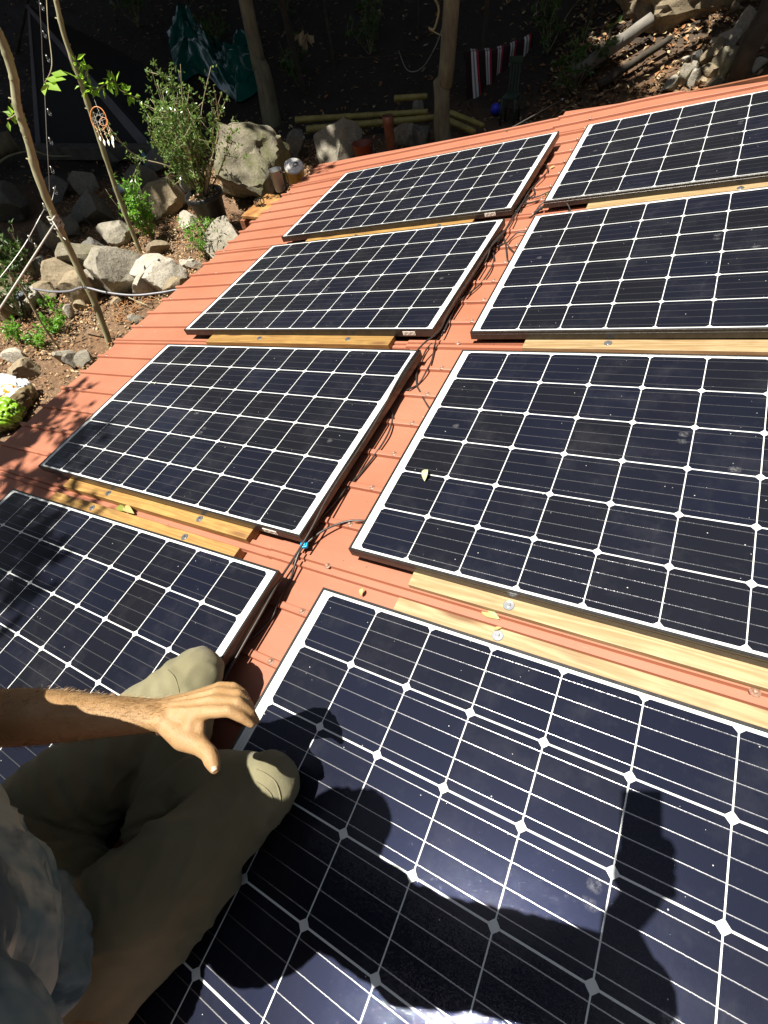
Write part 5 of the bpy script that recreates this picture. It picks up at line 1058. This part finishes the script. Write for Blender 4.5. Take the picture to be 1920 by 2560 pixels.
vsk = t.voro(t.mapping(co, (1, 1, 1)), 420); t.bump(t.math('ADD', vsk, t.math('MULTIPLY', t.noise(co, 60, 4), 1.8)), .38, .0014); M_skin = t.m
body_me = organic('person', hl+arm+armr+head+torso+legs, .0036, 4)
person = link_mesh('person', body_me, M_skin, None, True, MR)
tag(person, 'person in khaki trousers and tie dyed shirt sitting cross legged, left hand reaching out', 'person')
# nails
def nail(a, b, w, up_):
    d = (b-a).normalized(); s = d.cross(up_).normalized(); n2 = s.cross(d); mb = MB(); vs = []
    for i in range(7):
        for j in range(7):
            u, v = i/6-.5, j/6-.5; vs.append(b+d*(.0005+u*w*1.25)+s*v*w*(1-.25*max(0, u))+n2*(.0100-.0045*(2*v)**2*.6-.002*max(0, u)))
    mb.add(vs, [(i*7+j, i*7+j+1, (i+1)*7+j+1, (i+1)*7+j) for i in range(6) for j in range(6)])
    o = mb.build('nail', P('nail', (.45, .31, .23), .3), person, True); md = o.modifiers.new('thickness', 'SOLIDIFY'); md.thickness = .0008; return o
nail(th2, th3+(th3-th2).normalized()*-.002, .0125, (CR-th3).normalized()+V((-.2, 0, .3)))
# fine golden hair on the forearm
def arm_hair():
    r = random.Random(12); mb = MB(); ax = (WR-ELB).normalized(); a0 = L.copy(); a1 = ax.cross(a0).normalized()
    from mathutils.bvhtree import BVHTree
    bv = BVHTree.FromPolygons([v.co for v in body_me.vertices], [tuple(p.vertices) for p in body_me.polygons])
    for i in range(1500):
        c = ELB.lerp(WR+F*.01, r.random()**.8); th = r.uniform(0, 6.283); d = (a0*math.cos(th)+a1*math.sin(th)); h = bv.ray_cast(c+d*.12, -d, .12)
        if h[0] is None: continue
        p, n_ = h[0], h[1]; g_ = (ax*r.uniform(.5, 1.1)+n_*r.uniform(.25, .6)+rdir(r)*.3).normalized(); l_ = r.uniform(.006, .013); w_ = g_.cross(n_).normalized()*.00016
        mb.add([p-w_, p+w_, p+g_*l_*.6+w_*.7+n_*.0006, p+g_*l_, p+g_*l_*.6-w_*.7+n_*.0006], [(0, 1, 2, 3, 4)])
    mb.build('arm_hair', P('golden_hair', (.22, .13, .05), .5), person)
arm_hair()
# clothes
def wrinkle(amp, seed, k=1.0, axis=None):
    def f(p, n):
        w = noise.noise(V((p.x*9*k+seed, p.y*9*k, p.z*9*k))); w2 = noise.noise(V((p.x*17*k, p.y*17*k+seed, p.z*22*k+2*w))); rid = 1-min(1, abs(w2)*3.2)
        w3 = noise.noise(V((p.x*40*k, p.y*24*k, p.z*40*k+seed)))
        return p+n*(amp*(w*.9+rid*.75+w3*.12))
    return f
tr = [[(HPR, .122), (HPR.lerp(KNR, .45)+V((0, 0, -.005)), .104), (HPR.lerp(KNR, .8), .082), (KNR, .068)], [(HPL, .122), (HPL.lerp(KNL, .45), .100), (HPL.lerp(KNL, .8), .080), (KNL, .067)],
      [(KNR, .066), (KNR.lerp(ANR, .4)+V((0, 0, -.008)), .066), (ANR, .052)], [(KNL, .066), (KNL.lerp(ANL, .4)+V((0, 0, -.010)), .064), (ANL, .052)],
      [(HPL, .12), (V((-.12, -2.0, .14)), .145), (HPR, .12)], [(V((-.11, -2.02, .13)), .15), (V((-.05, -2.0, .24)), .14)], [(HPR.lerp(KNR, .2)+V((.05, -.02, -.04)), .07), (KNR.lerp(HPR, .35)+V((.045, -.01, -.035)), .055)]]
def trf(p, n):
    q = wrinkle(.0052, 3, .8)(p, n)
    a_ = math.atan2(p.y+1.83, p.x+.13); d0 = math.hypot(p.y+1.83, p.x+.13)          # long folds fanning out from the crotch
    q += n*(.0125*(1-min(1, 2.2*abs(noise.noise(V((a_*3.1, d0*1.3, p.z*3))))))*sm(.42, .12, d0))
    for K, ax in ((KNR, (KNR-HPR).normalized()), (KNL, (KNL-HPL).normalized())):
        d = (p-K).dot(ax); r0 = (p-K).length
        if r0 < .16: q += n*(.0020*math.sin(d*150+4*noise.noise(p*11))*sm(.15, .08, r0)*sm(.02, -.04, d))
    q.z = max(q.z, .004) if q.x > -.03 or q.x < -.23 else q.z
    return q
t = NT('khaki_cloth'); co = t.coord(); n_ = t.noise(co, 7, 5); c = t.ramp(n_, [(.3, (.170, .155, .088)), (.7, (.225, .205, .125))]); t.l.new(c, t.b.inputs['Base Color']); t.b.inputs['Roughness'].default_value = .95; t.b.inputs['Sheen Weight'].default_value = .1; t.b.inputs['Specular IOR Level'].default_value = .15
wv = t.math('MULTIPLY', t.math('SINE', t.math('MULTIPLY', t.new('SeparateXYZ').outputs[0], 1)), 0); wx = t.noise(t.mapping(co, (900, 900, 900)), 1, 2); t.bump(t.math('ADD', t.math('MULTIPLY', t.noise(co, 40, 4), 1.4), wx), .5, .0022); M_khaki = t.m
trousers = link_mesh('trousers', organic('trousers', tr, .0075, 5, trf), M_khaki, person, True)
# stitched seams round the knee darts
def seam(pts, name='seam'):
    mb = MB(); mb.tube(curve_pts(pts, 6), .0016, 6); return mb.build(name, M_khaki, trousers, True)
from mathutils.bvhtree import BVHTree
bvh = BVHTree.FromPolygons([v.co for v in trousers.data.vertices], [tuple(p.vertices) for p in trousers.data.polygons])
def drape(pts, lift=.0006):         # lay picture points (overview scale) on the cloth
    out = []
    for x, y in pts:
        d = (cdr(x*1920/1659, y*1920/1659, 1)-CR).normalized(); h = bvh.ray_cast(CR, d)
        if h[0] is not None: out.append(h[0]+h[1]*lift)
    return out
for pl in ([(553, 1662), (575, 1673), (595, 1690), (605, 1720), (604, 1742)], [(553, 1690), (570, 1700), (585, 1716), (592, 1738)], [(362, 1447), (378, 1465), (386, 1490), (388, 1512)], [(300, 1470), (318, 1490), (326, 1512)]):
    q = drape(pl)
    if len(q) > 2 and all((q[i+1]-q[i]).length < .08 for i in range(len(q)-1)): seam(q)
sh = [[(V((-.16, -2.04, .19)), .155), (V((-.11, -2.03, .29)), .150), (V((-.02, -1.94, .44)), .155), (V((.02, -1.87, .60)), .145)], [(SHL.lerp(SHR, .08), .086), (SHL.lerp(SHR, .5)+V((-.01, -.02, 0)), .100), (SHL.lerp(SHR, .92), .080)],
      [(SHL, .090), (SHL.lerp(ELB, .5), .085)], [(SHR, .080), (SHR.lerp(ELR, .6), .062), (ELR, .054)], [(V((-.09, -1.83, .55)), .120), (V((.17, -1.87, .56)), .120)], [(V((-.27, -1.90, .58)), .135)], [(on_roof(100, 1945, .26), .045), (on_roof(124, 2015, .27), .045), (on_roof(100, 2110, .27), .055)], [(V((.20, -1.85, .66)), .12)], [(V((.06, -2.05, .50)), .085)], [(V((-.20, -1.78, .68)), .08)], [(V((-.16, -1.76, .68)), .09), (V((.00, -1.76, .70)), .10), (V((.18, -1.82, .68)), .09)], [(V((-.25, -1.95, .17)), .10), (V((-.15, -2.0, .20)), .12)], [(V((-.04, -2.0, .33)), .10), (V((.00, -1.965, .25)), .055)]]  # several lobes out of view are added to cast shade over the lap
t = NT('tie_dye_cloth'); co = t.coord(); n_ = t.noise(co, 5.0, 4, .6); n2 = t.noise(t.mapping(co, (3, 11, 5)), 1.6, 4); c = t.ramp(n_, [(.38, (.33, .39, .37)), (.50, (.11, .19, .23)), (.62, (.27, .33, .33))]); c = t.mix(t.ramp(n2, [(.5, (0, 0, 0)), (.6, (.8, .8, .8))]), c, (.035, .07, .10))
t.l.new(c, t.b.inputs['Base Color']); t.b.inputs['Roughness'].default_value = .95; t.b.inputs['Specular IOR Level'].default_value = .1; t.bump(t.noise(co, 50, 5), .4, .002); M_shirt = t.m
link_mesh('shirt', organic('shirt', sh, .0085, 5, wrinkle(.010, 11, .75)), M_shirt, person, True)
t = NT('dark_hair'); t.b.inputs['Base Color'].default_value = (.03, .018, .01, 1); t.b.inputs['Roughness'].default_value = .5; t.bump(t.noise(t.mapping(t.coord(), (60, 60, 15)), 4, 4), .8, .004)
link_mesh('hair', organic('hair', [[(HD+hu*.032-fw*.030, .096)], [(HD+hu*.062+fw*.02, .062)], [(HD-fw*.055-hu*.02, .075), (HD-fw*.045-hu*.06, .055)]], .006, 2, wrinkle(.005, 5, 2)), t.m, person, True)
# the phone that takes the picture: flat against the back of the lens
Mp = Matrix((cr_, -cd_, -cf_)).transposed().to_4x4(); Mp.translation = PC
phone = tag(empty('smartphone', mat4=MR @ Mp), 'black smartphone held up in the right hand above the panel', 'smartphone')
mb = MB(); mb.box((0, 0, 0), (.0735, .1580, .0078)); mb.build('phone_body', M_black, phone, bevel=.003)
mb = MB(); mb.box((0, 0, .0043), (.069, .150, .0006)); mb.build('screen', P('dark_screen', (.01, .01, .012), .08), phone)
mb = MB(); mb.lathe([(0, -.0048), (.004, -.0048), (.005, -.0038)], 14, (.024, .055, 0)); mb.build('camera_lens', M_clear, phone, True)
